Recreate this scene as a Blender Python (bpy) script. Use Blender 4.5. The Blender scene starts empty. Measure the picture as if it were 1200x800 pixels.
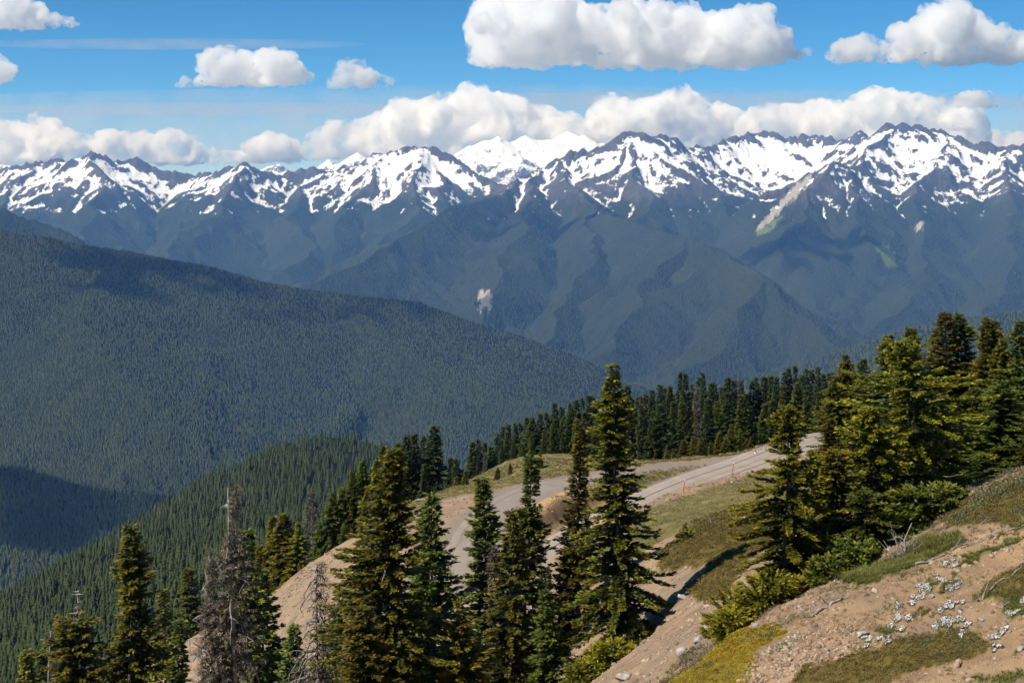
import bpy, math, random
import numpy as np

# ------------------------------------------------------------------ settings
SC = bpy.context.scene
COL = SC.collection
F = 1648.0            # focal length in photo pixels (1200 wide)
VH = 205.0            # image row of the horizon
SUN_EL, SUN_AZ = math.radians(49), math.radians(-120)    # azimuth from +Y, clockwise; negative = left
SUN_DIR = (math.sin(SUN_AZ)*math.cos(SUN_EL), math.cos(SUN_AZ)*math.cos(SUN_EL), math.sin(SUN_EL))

# camera: level, lens shifted down; stands on the hillside at the origin
cam = bpy.data.cameras.new("camera")
cam.sensor_width = 36.0
cam.lens = 36.0*F/1200.0
cam.shift_y = -(400.0-VH)/1200.0
cam.clip_start = 0.5
cam.clip_end = 120000.0
camo = bpy.data.objects.new("camera", cam)
camo.rotation_euler = (math.pi/2, 0, 0)
COL.objects.link(camo)
SC.camera = camo

# sky
w = bpy.data.worlds.new("World"); SC.world = w
w.use_nodes = True
nt = w.node_tree
bg = nt.nodes["Background"]
sky = nt.nodes.new("ShaderNodeTexSky")
sky.sky_type = 'NISHITA'
sky.sun_disc = False
sky.sun_elevation = SUN_EL
sky.sun_rotation = SUN_AZ
sky.altitude = 5000
sky.air_density = 0.8
sky.dust_density = 0.0
sky.ozone_density = 8.0
hs = nt.nodes.new("ShaderNodeHueSaturation"); hs.inputs["Saturation"].default_value = 1.14; hs.inputs["Hue"].default_value = .486
nt.links.new(sky.outputs[0], hs.inputs["Color"])
nt.links.new(hs.outputs[0], bg.inputs[0])
bg.inputs[1].default_value = 0.105

# sun
sl = bpy.data.lights.new("sun", 'SUN')
sl.energy = 5.0
sl.angle = math.radians(0.5)
sl.color = (1.0, 0.94, 0.85)
so = bpy.data.objects.new("sun", sl)
from mathutils import Vector
so.rotation_euler = Vector(SUN_DIR).to_track_quat('Z', 'Y').to_euler()
COL.objects.link(so)

SC.view_settings.view_transform = 'Standard'
SC.view_settings.look = 'None'
SC.view_settings.exposure = 0.3
SC.view_settings.gamma = 1.0
cy = SC.cycles
cy.use_denoising = True
cy.max_bounces = 30
cy.diffuse_bounces = 2
cy.glossy_bounces = 1
cy.transmission_bounces = 3
cy.transparent_max_bounces = 8
cy.volume_bounces = 28
cy.use_light_tree = False

# ------------------------------------------------------------------ numpy helpers
rng = np.random.default_rng(7)
_perm = np.random.default_rng(3).permutation(512).astype(np.int32)
_perm = np.concatenate([_perm % 256, _perm % 256]).astype(np.int32)
_ga = np.linspace(0, 2*np.pi, 256, endpoint=False)[np.random.default_rng(5).permutation(256)]
_gx, _gy = np.cos(_ga).astype(np.float32), np.sin(_ga).astype(np.float32)

def perlin(x, y, seed=0):
    x = np.asarray(x, np.float64) + seed*37.37; y = np.asarray(y, np.float64) - seed*19.19
    xi = np.floor(x).astype(np.int64); yi = np.floor(y).astype(np.int64)
    xf = (x-xi).astype(np.float32); yf = (y-yi).astype(np.float32)
    u = xf*xf*xf*(xf*(xf*6-15)+10); v = yf*yf*yf*(yf*(yf*6-15)+10)
    def g(ix, iy, dx, dy):
        h = _perm[(_perm[(ix+seed*13) & 255]+iy) & 255]
        return _gx[h]*dx+_gy[h]*dy
    a = g(xi, yi, xf, yf); b = g(xi+1, yi, xf-1, yf)
    c = g(xi, yi+1, xf, yf-1); d = g(xi+1, yi+1, xf-1, yf-1)
    return (a+(b-a)*u+((c+(d-c)*u)-(a+(b-a)*u))*v)*1.5

def fbm(x, y, oct=4, seed=0, gain=.5, lac=2.03):
    s = 0; a = 1.0; n = 0
    for i in range(oct):
        s = s+a*perlin(x, y, seed+i*7); n += a
        x = x*lac; y = y*lac; a *= gain
    return s/n

def ridged(x, y, oct=4, seed=0, gain=.5):
    s = 0; a = 1.0; n = 0
    for i in range(oct):
        s = s+a*(1-2*np.abs(perlin(x, y, seed+i*7))); n += a
        x = x*2.05; y = y*2.05; a *= gain
    return s/n

def sstep(a, b, x):
    t = np.clip((x-a)/(b-a), 0, 1); return t*t*(3-2*t)

def P(u, v, Y):                    # world point at photo pixel (u, v) and distance Y
    return np.array(((u-600)/F*Y, Y, -(v-VH)/F*Y))

def px(n, Y): return n*Y/F          # n photo pixels at distance Y, in metres

def proj(x, y, z):
    return 600+F*x/y, VH-F*z/y

def in_poly(u, v, poly):
    ins = np.zeros(u.shape, bool)
    n = len(poly)
    for i in range(n):
        x0, y0 = poly[i]; x1, y1 = poly[(i+1) % n]
        if y0 == y1: continue
        c = ((y0 > v) != (y1 > v)) & (u < (x1-x0)*(v-y0)/(y1-y0)+x0)
        ins ^= c
    return ins

def tps_fit(pts, smooth=0.0, sc=1.0):
    p = np.asarray(pts, float); xy = p[:, :2]/sc; n = len(p)
    d = np.linalg.norm(xy[:, None]-xy[None], axis=2)
    K = np.where(d > 0, d*d*np.log(d+1e-12), 0)+smooth*np.eye(n)
    A = np.zeros((n+3, n+3)); A[:n, :n] = K
    A[:n, n] = 1; A[:n, n+1:] = xy; A[n, :n] = 1; A[n+1:, :n] = xy.T
    b = np.zeros(n+3); b[:n] = p[:, 2]
    wv = np.linalg.solve(A, b)
    def ev(x, y):
        sh = np.shape(x); x = np.ravel(x)/sc; y = np.ravel(y)/sc
        out = wv[n]+wv[n+1]*x+wv[n+2]*y
        for i in range(n):
            r2 = (x-xy[i, 0])**2+(y-xy[i, 1])**2
            out = out+wv[i]*0.5*r2*np.log(r2+1e-12)
        return out.reshape(sh)
    return ev

# ------------------------------------------------------------------ object helpers
def mesh_np(name, verts, faces, mat=None, attrs=None, smooth=False, parent=None, link=True):
    """faces: (n,3) or (n,4) array, or list of such arrays"""
    me = bpy.data.meshes.new(name)
    fl = faces if isinstance(faces, list) else [faces]
    fl = [np.asarray(f, np.int32) for f in fl if len(f)]
    verts = np.asarray(verts, np.float32)
    me.vertices.add(len(verts)); me.vertices.foreach_set("co", verts.ravel())
    nl = sum(f.size for f in fl); npoly = sum(len(f) for f in fl)
    me.loops.add(nl); me.polygons.add(npoly)
    me.loops.foreach_set("vertex_index", np.concatenate([f.ravel() for f in fl]))
    tot = np.concatenate([np.full(len(f), f.shape[1], np.int32) for f in fl])
    st = np.concatenate([[0], np.cumsum(tot)[:-1]]).astype(np.int32)
    me.polygons.foreach_set("loop_start", st)
    if smooth: me.polygons.foreach_set("use_smooth", np.ones(npoly, bool))
    me.update(calc_edges=True)
    for k, a in (attrs or {}).items():
        at = me.attributes.new(k, 'FLOAT', 'POINT')
        at.data.foreach_set("value", np.asarray(a, np.float32).ravel())
    if mat: me.materials.append(mat)
    if not link: return me
    o = bpy.data.objects.new(name, me)
    COL.objects.link(o)
    if parent is not None: o.parent = parent
    return o

def tag(o, label=None, cat=None, group=None, kind=None):
    if label: o['label'] = label
    if cat: o['category'] = cat
    if group: o['group'] = group
    if kind: o['kind'] = kind
    return o

def thing(name, label, cat, loc=(0, 0, 0), group=None, rotz=0):
    o = bpy.data.objects.new(name, None); o.empty_display_size = .5
    o.location = loc; o.rotation_euler = (0, 0, rotz)
    COL.objects.link(o)
    return tag(o, label, cat, group)

def child(name, me, parent):
    o = bpy.data.objects.new(name, me); COL.objects.link(o); o.parent = parent
    return o

def grid_faces(nu, nv):
    i = np.arange(nu*nv).reshape(nv, nu)
    return np.stack([i[:-1, :-1], i[:-1, 1:], i[1:, 1:], i[1:, :-1]], -1).reshape(-1, 4)

def tube(pts, rad, seg=6):
    pts = np.asarray(pts, float); n = len(pts)
    rad = np.broadcast_to(np.asarray(rad, float), (n,))
    t = np.gradient(pts, axis=0); t /= np.linalg.norm(t, axis=1)[:, None]+1e-9
    ref = np.where(np.abs(t[:, 2:3]) > .85, np.array([[1., 0, 0]]), np.array([[0., 0, 1]]))
    a = np.cross(t, ref); a /= np.linalg.norm(a, axis=1)[:, None]+1e-9
    b = np.cross(t, a)
    an = np.linspace(0, 2*np.pi, seg, endpoint=False)
    v = pts[:, None]+rad[:, None, None]*(np.cos(an)[None, :, None]*a[:, None]+np.sin(an)[None, :, None]*b[:, None])
    v = v.reshape(-1, 3)
    f = []
    for i in range(n-1):
        for k in range(seg):
            k2 = (k+1) % seg
            f.append((i*seg+k, i*seg+k2, (i+1)*seg+k2, (i+1)*seg+k))
    c = len(v)
    v = np.vstack([v, pts[-1:]+t[-1:]*rad[-1]*.5])
    return v, np.array(f, np.int32), np.array([((n-1)*seg+k, (n-1)*seg+(k+1) % seg, c) for k in range(seg)], np.int32)

def join(parts):
    """parts: list of (verts, quads, tris)"""
    V, Q, T, o = [], [], [], 0
    for v, q, t in parts:
        V.append(v)
        if len(q): Q.append(np.asarray(q)+o)
        if len(t): T.append(np.asarray(t)+o)
        o += len(v)
    return np.vstack(V), [x for x in ([np.vstack(Q)] if Q else [])+([np.vstack(T)] if T else [])]

# ------------------------------------------------------------------ material helpers
class N:
    def __init__(s, name, rough=.85, spec=.2):
        s.m = bpy.data.materials.new(name); s.m.use_nodes = True
        s.t = s.m.node_tree; s.b = s.t.nodes["Principled BSDF"]
        s.b.inputs["Roughness"].default_value = rough
        s.b.inputs["Specular IOR Level"].default_value = spec
        s.out = s.t.nodes["Material Output"]
    def n(s, ty, **kw):
        x = s.t.nodes.new(ty)
        for k, v in kw.items(): setattr(x, k, v)
        return x
    def l(s, a, b): s.t.links.new(a, b)
    def attr(s, name):
        return s.n("ShaderNodeAttribute", attribute_name=name).outputs["Fac"]
    def pos(s): return s.n("ShaderNodeNewGeometry").outputs["Position"]
    def noise(s, scale, detail=4, rough=.55, vec=None, stretch=None):
        x = s.n("ShaderNodeTexNoise"); x.inputs["Scale"].default_value = scale
        x.inputs["Detail"].default_value = detail; x.inputs["Roughness"].default_value = rough
        v = vec or s.pos()
        if stretch:
            mp = s.n("ShaderNodeMapping"); mp.inputs["Scale"].default_value = stretch
            s.l(v, mp.inputs[0]); v = mp.outputs[0]
        s.l(v, x.inputs["Vector"])
        return x.outputs[0]
    def ramp(s, fac, stops):
        r = s.n("ShaderNodeValToRGB"); e = r.color_ramp.elements
        while len(e) < len(stops): e.new(0.5)
        for i, (p, c) in enumerate(stops):
            e[i].position = p; e[i].color = (c, c, c, 1) if isinstance(c, (int, float)) else (*c, 1)
        s.l(fac, r.inputs[0]); return r.outputs[0]
    def mix(s, fac, a, b, blend='MIX'):
        x = s.n("ShaderNodeMix", data_type='RGBA', blend_type=blend)
        for i, q in ((0, fac), (6, a), (7, b)):
            if isinstance(q, (int, float)): x.inputs[i].default_value = q
            elif isinstance(q, tuple): x.inputs[i].default_value = (*q, 1)
            else: s.l(q, x.inputs[i])
        return x.outputs[2]
    def math(s, op, a, b=0., c=None):
        x = s.n("ShaderNodeMath", operation=op)
        for i, q in enumerate((a, b, c)):
            if q is None: continue
            if isinstance(q, (int, float)): x.inputs[i].default_value = q
            else: s.l(q, x.inputs[i])
        return x.outputs[0]
    def bump(s, h, strength=.5, dist=.1):
        x = s.n("ShaderNodeBump"); x.inputs["Strength"].default_value = strength
        x.inputs["Distance"].default_value = dist
        s.l(h, x.inputs["Height"]); s.l(x.outputs[0], s.b.inputs["Normal"])
    def col(s, c):
        if isinstance(c, tuple): s.b.inputs["Base Color"].default_value = (*c, 1)
        else: s.l(c, s.b.inputs["Base Color"])
    def translucent(s, c, fac):
        tr = s.n("ShaderNodeBsdfTranslucent"); mx = s.n("ShaderNodeMixShader")
        if isinstance(c, tuple): tr.inputs[0].default_value = (*c, 1)
        else: s.l(c, tr.inputs[0])
        mx.inputs[0].default_value = fac
        s.l(s.b.outputs[0], mx.inputs[1]); s.l(tr.outputs[0], mx.inputs[2]); s.l(mx.outputs[0], s.out.inputs[0])

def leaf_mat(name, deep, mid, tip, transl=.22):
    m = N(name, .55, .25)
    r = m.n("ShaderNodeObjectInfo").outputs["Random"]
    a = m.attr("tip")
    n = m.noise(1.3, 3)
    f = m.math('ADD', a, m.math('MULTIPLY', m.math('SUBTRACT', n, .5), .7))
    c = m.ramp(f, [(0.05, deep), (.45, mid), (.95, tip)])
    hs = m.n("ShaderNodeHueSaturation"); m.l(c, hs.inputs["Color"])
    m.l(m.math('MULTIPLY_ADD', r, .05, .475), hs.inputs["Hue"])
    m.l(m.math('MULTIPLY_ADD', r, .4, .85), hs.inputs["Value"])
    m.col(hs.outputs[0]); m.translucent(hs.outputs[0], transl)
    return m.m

M = {}
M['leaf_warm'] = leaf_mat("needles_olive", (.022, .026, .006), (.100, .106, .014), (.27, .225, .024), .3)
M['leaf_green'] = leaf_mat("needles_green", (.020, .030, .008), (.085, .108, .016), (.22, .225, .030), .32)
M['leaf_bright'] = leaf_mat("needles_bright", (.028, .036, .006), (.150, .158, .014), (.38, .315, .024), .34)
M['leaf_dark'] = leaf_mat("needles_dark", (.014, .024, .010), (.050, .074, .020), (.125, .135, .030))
M['leaf_dead'] = leaf_mat("dead_twigs", (.040, .030, .023), (.095, .073, .054), (.21, .165, .12), .05)
M['leaf_cone'] = leaf_mat("orange_tips", (.05, .03, .01), (.20, .09, .02), (.36, .16, .03), .2)
m = N("bark", .9); n1 = m.noise(6, 5, stretch=(1, 1, .25)); m.col(m.ramp(n1, [(.3, (.05, .04, .032)), (.7, (.17, .145, .12))])); m.bump(n1, .6, .05); M['bark'] = m.m
m = N("grey_dead_wood", .85); n1 = m.noise(9, 5, stretch=(1, 1, .3)); m.col(m.ramp(n1, [(.25, (.10, .085, .07)), (.5, (.26, .23, .20)), (.8, (.48, .44, .39))])); m.bump(n1, .6, .03); M['deadwood'] = m.m

def forest_mat(name, a, b):
    m = N(name, .8, .1)
    r = m.n("ShaderNodeObjectInfo").outputs["Random"]
    big = m.noise(.004, 3)
    t = m.attr("tip")
    f = m.math('ADD', m.math('MULTIPLY', r, .55), m.math('MULTIPLY', big, .6))
    c = m.ramp(f, [(.25, a), (.9, b)])
    c = m.mix(m.math('MULTIPLY', t, .5), c, tuple(min(1, q*1.9) for q in b))
    m.col(c); return m.m
M['forest'] = forest_mat("far_conifer", (.012, .022, .012), (.052, .060, .020))
M['forest_near'] = forest_mat("hill_conifer", (.006, .013, .007), (.040, .050, .016))

# ================================================================== FAR TERRAIN
FLOOR = -1250.0

def make_spurs(crest, r, spacing, grad, length, bias=.6, depth=1, out=None):
    """side spurs off a 3D crest polyline; returns list of (polyline, level)"""
    out = [] if out is None else out
    pts = np.asarray(crest, float)
    seg = np.linalg.norm(np.diff(pts[:, :2], axis=0), axis=1); L = np.concatenate([[0], np.cumsum(seg)])
    s = spacing*r.uniform(.2, .8)
    side = 1
    while s < L[-1]:
        p = np.array([np.interp(s, L, pts[:, i]) for i in range(3)])
        q = np.array([np.interp(min(s+50, L[-1]), L, pts[:, i]) for i in range(3)])
        d = (q-p)[:2]; d = d/(np.linalg.norm(d)+1e-6)
        nrm = np.array([d[1], -d[0]])*side
        if nrm[1] > 0 and r.random() < bias: nrm = -nrm
        ang = r.normal(0, .3); c, sn = math.cos(ang), math.sin(ang)
        h = np.array([nrm[0]*c-nrm[1]*sn, nrm[0]*sn+nrm[1]*c])
        lim = length*r.uniform(.6, 1.2); line = [p.copy()]; k = 0; cur = p.copy(); g = grad*r.uniform(.8, 1.25)
        step = lim/6
        while k < 6 and cur[2] > FLOOR+40:
            a = r.normal(0, .22); c, sn = math.cos(a), math.sin(a)
            h = np.array([h[0]*c-h[1]*sn, h[0]*sn+h[1]*c])
            gg = g*(1.35 if k == 0 else r.uniform(.75, 1.2))
            cur = cur+np.array([h[0]*step, h[1]*step, -gg*step]); line.append(cur.copy()); k += 1
        out.append(line)
        if depth > 1: make_spurs(line, r, spacing*.55, grad*1.25, length*.38, .5, depth-1, out)
        s += spacing*r.uniform(.7, 1.35); side = -side
    return out

def eval_lines(x, y, lines, slope, base=None, warp=0, wscale=800., seed=0, slope2=None, d0=320.):
    """terrain height = max over ridge lines of (ridge height - slope*distance)"""
    sh = x.shape; x = x.ravel(); y = y.ravel()
    wx = x+warp*fbm(x/wscale, y/wscale, 3, seed+50); wy = y+warp*fbm(x/wscale, y/wscale, 3, seed+90)
    wx = wx.astype(np.float32); wy = wy.astype(np.float32)
    H = np.full(x.shape, FLOOR if base is None else base, np.float32)
    D = np.full(x.shape, 1e6, np.float32)
    for line in lines:
        p = np.asarray(line, np.float32)
        for a, b in zip(p[:-1], p[1:]):
            zt = max(a[2], b[2]); reach = max((zt-FLOOR)/(slope2 or slope)*1.05, 50)
            lo = np.minimum(a, b)[:2]-reach; hi = np.maximum(a, b)[:2]+reach
            ix = np.nonzero((wx > lo[0]) & (wx < hi[0]) & (wy > lo[1]) & (wy < hi[1]))[0]
            if not len(ix): continue
            px, py = wx[ix]-a[0], wy[ix]-a[1]
            dx, dy = b[0]-a[0], b[1]-a[1]; l2 = dx*dx+dy*dy+1e-6
            t = np.clip((px*dx+py*dy)/l2, 0, 1)
            d = np.sqrt((px-t*dx)**2+(py-t*dy)**2)
            h = a[2]+t*(b[2]-a[2])-(slope*d if slope2 is None else slope*np.minimum(d, d0)+slope2*np.maximum(d-d0, 0))
            H[ix] = np.maximum(H[ix], h); D[ix] = np.minimum(D[ix], d)
    return H.reshape(sh), D.reshape(sh)

def ugrid(u0, u1, nu, Y0, Y1, nY, power=1.0):
    u = np.linspace(u0, u1, nu)
    Y = Y0*(Y1/Y0)**(np.linspace(0, 1, nY)**power)
    U, YY = np.meshgrid(u, Y)
    return (U-600)/F*YY, YY

def refine(pts, r, amp, n=5):
    """subdivide a crest with small jagged vertical noise"""
    p = np.asarray(pts); out = []
    for a, b in zip(p[:-1], p[1:]):
        for k in range(n):
            t = k/n; q = a+(b-a)*t
            if k: q = q+np.array([0, 0, r.normal(0, amp)])
            out.append(q)
    out.append(p[-1]); return np.array(out)

def crest(lst): return [P(*a) for a in lst]

r = np.random.default_rng(11)
# --- snow range and the forested mountain in front of it
left_crest = crest([(-260, 205, 18500), (-120, 192, 18200), (-60, 198, 18000), (0, 199, 17800), (20, 194, 17600), (40, 188, 17400), (62, 187, 17200), (85, 189, 17000), (100, 181, 16800), (108, 178, 16800), (118, 183, 16900), (128, 190, 17000), (150, 188, 17300), (163, 184, 17300), (180, 196, 17300), (197, 204, 17300), (220, 205, 17300), (242, 203, 17000), (262, 199, 16800), (285, 192, 16700), (302, 200, 16800), (322, 205, 17000), (345, 199, 17200), (380, 200, 17200), (405, 195, 17000), (430, 182, 16800), (452, 180, 16700), (472, 177, 16600), (485, 171, 16600), (500, 171, 16600), (515, 179, 16500), (530, 189, 16500), (548, 201, 16400), (575, 212, 16200), (600, 218, 15800)])
right_crest = crest([(600, 218, 15800), (632, 196, 15600), (645, 188, 15500), (656, 186, 15500), (680, 178, 15500), (700, 179, 15500), (720, 172, 15400), (735, 161, 15300), (743, 156, 15300), (752, 156, 15300), (765, 163, 15500), (785, 160, 15800), (800, 171, 16000), (822, 176, 16400), (838, 172, 16700), (860, 160, 17000), (885, 156, 17300), (902, 155, 17300), (912, 164, 17300), (935, 161, 17300), (960, 158, 17300), (985, 163, 17100), (1005, 163, 16800), (1022, 163, 16300), (1040, 153, 15900), (1050, 148, 15800), (1060, 152, 15800), (1077, 150, 15900), (1100, 155, 15900), (1113, 155, 15900), (1130, 166, 15800), (1150, 172, 15700), (1176, 172, 15600), (1200, 169, 15500), (1260, 176, 15400), (1350, 168, 15400), (1480, 180, 15400)])
cone = crest([(1050, 148, 15800), (1030, 168, 15300), (1005, 186, 14900), (985, 196, 14500), (968, 190, 14100), (955, 208, 13700), (945, 236, 13200), (940, 268, 12600)])
cone2 = crest([(968, 190, 14100), (990, 216, 13800), (1004, 246, 13200), (1015, 285, 12400)])
cone3 = crest([(1100, 155, 15900), (1110, 180, 15200), (1085, 205, 14600), (1080, 240, 13800), (1090, 285, 12800), (1070, 330, 11700), (1040, 370, 10700), (1010, 395, 10100)])
cone4 = crest([(1176, 172, 15600), (1180, 200, 14900), (1170, 235, 14000), (1195, 285, 12700), (1180, 330, 11500), (1150, 365, 10500)])
cone5 = crest([(1260, 176, 15400), (1270, 220, 14300), (1290, 280, 12800), (1290, 340, 11200)])
peakA = crest([(743, 156, 15300), (760, 185, 14900), (800, 205, 14600), (838, 222, 14400), (860, 245, 14000), (880, 268, 13500)])
peakA2 = crest([(743, 156, 15300), (738, 185, 14800), (748, 212, 14300), (758, 245, 13700), (775, 275, 13000)])
spur2 = crest([(656, 186, 15500), (668, 206, 14700), (690, 236, 13500), (735, 258, 12100), (785, 276, 11100), (840, 293, 10300), (885, 322, 9700), (925, 355, 9200), (968, 390, 8800), (1000, 412, 8500)])
mleft = crest([(632, 196, 15600), (600, 219, 14400), (545, 240, 13100), (500, 262, 12300), (440, 292, 11400), (385, 322, 10700), (350, 345, 10200), (300, 372, 9800)])
mface = crest([(632, 196, 15600), (622, 240, 13400), (610, 275, 12000), (588, 312, 11000), (560, 355, 10000), (540, 395, 9200)])
mface2 = crest([(690, 236, 13500), (700, 285, 11700), (690, 330, 10600), (660, 375, 9600), (620, 415, 8900)])
mface3 = crest([(785, 276, 11100), (775, 325, 10100), (745, 375, 9200), (700, 420, 8600)])
mface4 = crest([(885, 322, 9700), (865, 360, 9200), (835, 405, 8600), (800, 445, 8100)])
lsp1 = crest([(285, 192, 16700), (272, 222, 15900), (250, 245, 15200), (215, 275, 14300), (190, 300, 13500), (160, 330, 12700)])
lsp2 = crest([(108, 178, 16800), (120, 215, 16000), (112, 250, 15100), (95, 280, 14200)])
lsp3 = crest([(485, 171, 16600), (490, 205, 15800), (500, 232, 15300), (480, 262, 14600), (440, 290, 13900)])
lsp4 = crest([(380, 200, 17200), (350, 225, 16300), (345, 252, 15400), (360, 290, 14300), (330, 320, 13500)])
lsp5 = crest([(452, 180, 16700), (430, 215, 15900), (405, 245, 15200), (385, 275, 14500)])
lsp6 = crest([(40, 188, 17400), (20, 220, 16500), (0, 250, 15600)])
small_left = crest([(-300, 215, 9000), (-120, 228, 9300), (-40, 238, 9500), (0, 245, 9600), (35, 258, 9700), (60, 268, 9800), (85, 281, 9900), (130, 305, 10000), (190, 335, 10100)])
main = [refine(left_crest, r, 24, 6), refine(right_crest, r, 30, 7)]
sub = [cone, cone2, cone3, cone4, cone5, peakA, peakA2, spur2, mleft, mface, mface2, mface3, mface4, lsp1, lsp2, lsp3, lsp4, lsp5, lsp6, small_left]
lines = list(main)+[refine(s_, r, 4, 2) for s_ in sub]
for c in main: make_spurs(c, r, 750, .52, 2000, .75, 2, lines)
for c in sub[:-1]: make_spurs(c, r, 700, .50, 1300, .5, 2, lines)
make_spurs(small_left, r, 900, .4, 1800, .6, 1, lines)

RX, RY = ugrid(-260, 1460, 1200, 7300, 19800, 420)
RH, RD = eval_lines(RX, RY, lines, .84, warp=240, wscale=900, seed=1, slope2=.56)
k = np.clip(RD/220, .12, 1)
hi = sstep(-500, 0, RH)
wxr = RX+60*fbm(RX/240, RY/240, 3, 55); wyr = RY+60*fbm(RX/240, RY/240, 3, 66)
RH = RH+k*(70*ridged(wxr/420+9, wyr/520, 2, 29)-20)+k*(90*ridged(wxr/760, wyr/760, 3, 21)+(24+34*hi)*ridged(wxr/230, wyr/230, 3, 33)-45)+hi*(.6+.4*k)*(30*ridged(wxr/95, wyr/110, 3, 47)-8)
RH = np.maximum(RH, FLOOR-30)
gy, gx = np.gradient(RH)
dxu = np.gradient(RX, axis=1); dyy = np.gradient(RY, axis=0)
sx = gx/dxu; sy = (gy-sx*np.gradient(RX, axis=0))/dyy
slope = np.hypot(sx, sy)
# concavity (gullies hold snow)
def blur(a, n):
    for ax in (0, 1):
        c = np.cumsum(np.concatenate([np.repeat(np.take(a, [0], ax), n+1, ax), a, np.repeat(np.take(a, [-1], ax), n, ax)], ax), ax)
        a = (np.take(c, range(2*n+1, c.shape[ax]), ax)-np.take(c, range(0, c.shape[ax]-2*n-1), ax))/(2*n+1)
    return a
conc = blur(RH, 4)-RH
RU, RV = proj(RX, RY, RH)
snowline = -150+0*RU
snowline = np.where(RU > 600, -120, snowline)
fine = fbm(RX/95, RY/95, 4, 61, .6)
streak = fbm(RX/45, RY/160, 3, 71, .6)
tpi = RH-blur(RH, 9)
score = np.clip((RH-snowline)/260, -2.6, .9)-.26+np.where(RU < 620, .2, -.2)+.3*np.exp(-RD/70)+1.2*fine+1.15*streak+.6*fbm(RX/420, RY/420, 3, 83)-1.65*np.clip(slope-.76, -.35, 1.1)-tpi*.006+conc*.05
score = score-np.where((RU > 640) & (RU < 830), .12, 0)
score = np.where(RH < -430, score-2, score)
# the bowl between the two highest crests keeps an unbroken snowfield
bowl = np.exp(-((RU-905)/60)**2-((RV-190)/35)**2)*(RY > 14600)
score = score+1.2*bowl
snow = score
treeline = sstep(-120, -330, RH+90*fbm(RX/350, RY/350, 4, 41)+140*np.clip(slope-.9, 0, 1))
def soft_poly(u, v, poly, jit=2.0, sc=.12, seed=0):
    uu = u+jit*fbm(u*sc, v*sc, 3, seed); vv = v+jit*fbm(u*sc, v*sc, 3, seed+9)
    return in_poly(uu, vv, poly).astype(np.float32)
front = (RY > 10500)
scree = soft_poly(RU, RV, [(955, 200), (945, 218), (925, 238), (905, 258), (888, 273), (884, 270), (896, 256), (915, 235), (936, 214)], 5)*(RY > 12000)
scree = np.maximum(scree, soft_poly(RU, RV, [(562, 338), (568, 342), (575, 341), (576, 358), (573, 369), (569, 356), (563, 368), (560, 350)], 6, .3, 5)*(RY > 9500))
scree = np.maximum(scree, soft_poly(RU, RV, [(1074, 262), (1084, 258), (1080, 268), (1073, 272)], 4, .3, 15))
meadow = np.maximum(soft_poly(RU, RV, [(1025, 288), (1040, 286), (1042, 292), (1048, 296), (1050, 312), (1036, 312), (1034, 298), (1026, 294)], 5, .25, 3), soft_poly(RU, RV, [(884, 274), (900, 262), (918, 252), (905, 270), (890, 277)], 3, .2, 8))*(RY > 10000)
RT = np.clip(treeline-scree-meadow, 0, 1)

m = N("mountain_rock_snow_forest", .9, .1)
n1 = m.noise(.011, 6, .62); n2 = m.noise(.05, 4, .6, stretch=(1, 1, .3)); n3 = m.noise(.0022, 3)
rock = m.ramp(n1, [(.25, (.036, .035, .038)), (.5, (.068, .063, .064)), (.8, (.125, .112, .105))])
tree_n = m.noise(.045, 3, .7)
fcol = m.ramp(tree_n, [(.3, (.007, .013, .008)), (.55, (.020, .028, .013)), (.8, (.040, .046, .020))])
fcol = m.mix(m.ramp(n3, [(.35, 0.), (.75, .45)]), fcol, (.060, .062, .022))
c = m.mix(m.attr("forest"), rock, fcol)
c = m.mix(m.attr("scree"), c, m.ramp(n2, [(.3, (.20, .18, .16)), (.7, (.42, .38, .33))]))
c = m.mix(m.attr("meadow"), c, (.11, .15, .035))
sf = m.math('ADD', m.attr("snow"), m.math('MULTIPLY', m.math('SUBTRACT', m.noise(.027, 6, .78), .5), 4.2))
smask = m.ramp(m.math('MULTIPLY_ADD', sf, .5, .5), [(.585, 0.), (.64, 1.)])
c = m.mix(smask, c, (.86, .88, .92))
m.col(c); m.bump(m.noise(.03, 5, .65), .8, 14.0)
o = mesh_np("mountains", np.stack([RX, RY, RH], -1).reshape(-1, 3), grid_faces(RX.shape[1], RX.shape[0]), m.m,
            dict(snow=snow, forest=RT, scree=scree, meadow=meadow), smooth=True)
tag(o, kind='structure')
MAT_MOUNT = m.m

# --- glaciated peaks far behind
r = np.random.default_rng(5)
oly = crest([(480, 200, 26500), (525, 192, 26500), (538, 182, 26500), (548, 173, 26500), (556, 171, 26500), (566, 164, 26500), (575, 166, 26500), (583, 160, 26500), (590, 165, 26600), (600, 166, 26700), (612, 160, 26800), (620, 161, 27000), (632, 164, 27000), (650, 164, 26800), (660, 159, 26600), (668, 156, 26500), (674, 162, 26500), (682, 158, 26500), (690, 166, 26500), (715, 170, 26500), (760, 180, 26500), (840, 185, 26500)])
oly2 = crest([(570, 178, 24800), (590, 186, 24400), (606, 182, 24200), (620, 190, 24200), (650, 205, 24000)])
extra = [crest([(-60, 200, 27000), (2, 193, 27000), (8, 194, 27000), (30, 205, 27000)]), crest([(300, 208, 27000), (312, 195, 27000), (326, 192, 27000), (336, 200, 27000), (352, 203, 27000), (378, 196, 27000), (386, 187, 27000), (394, 196, 27000), (412, 192, 27000), (420, 179, 27000), (427, 183, 27000), (440, 200, 27000)])]
lines = [refine(oly, r, 24, 5), refine(oly2, r, 10, 3)]+[refine(e, r, 9, 3) for e in extra]
for c in (oly, oly2): make_spurs(c, r, 1100, .5, 2000, .8, 1, lines)
GX, GY = ugrid(-120, 900, 700, 22000, 29200-1200, 90)
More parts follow.
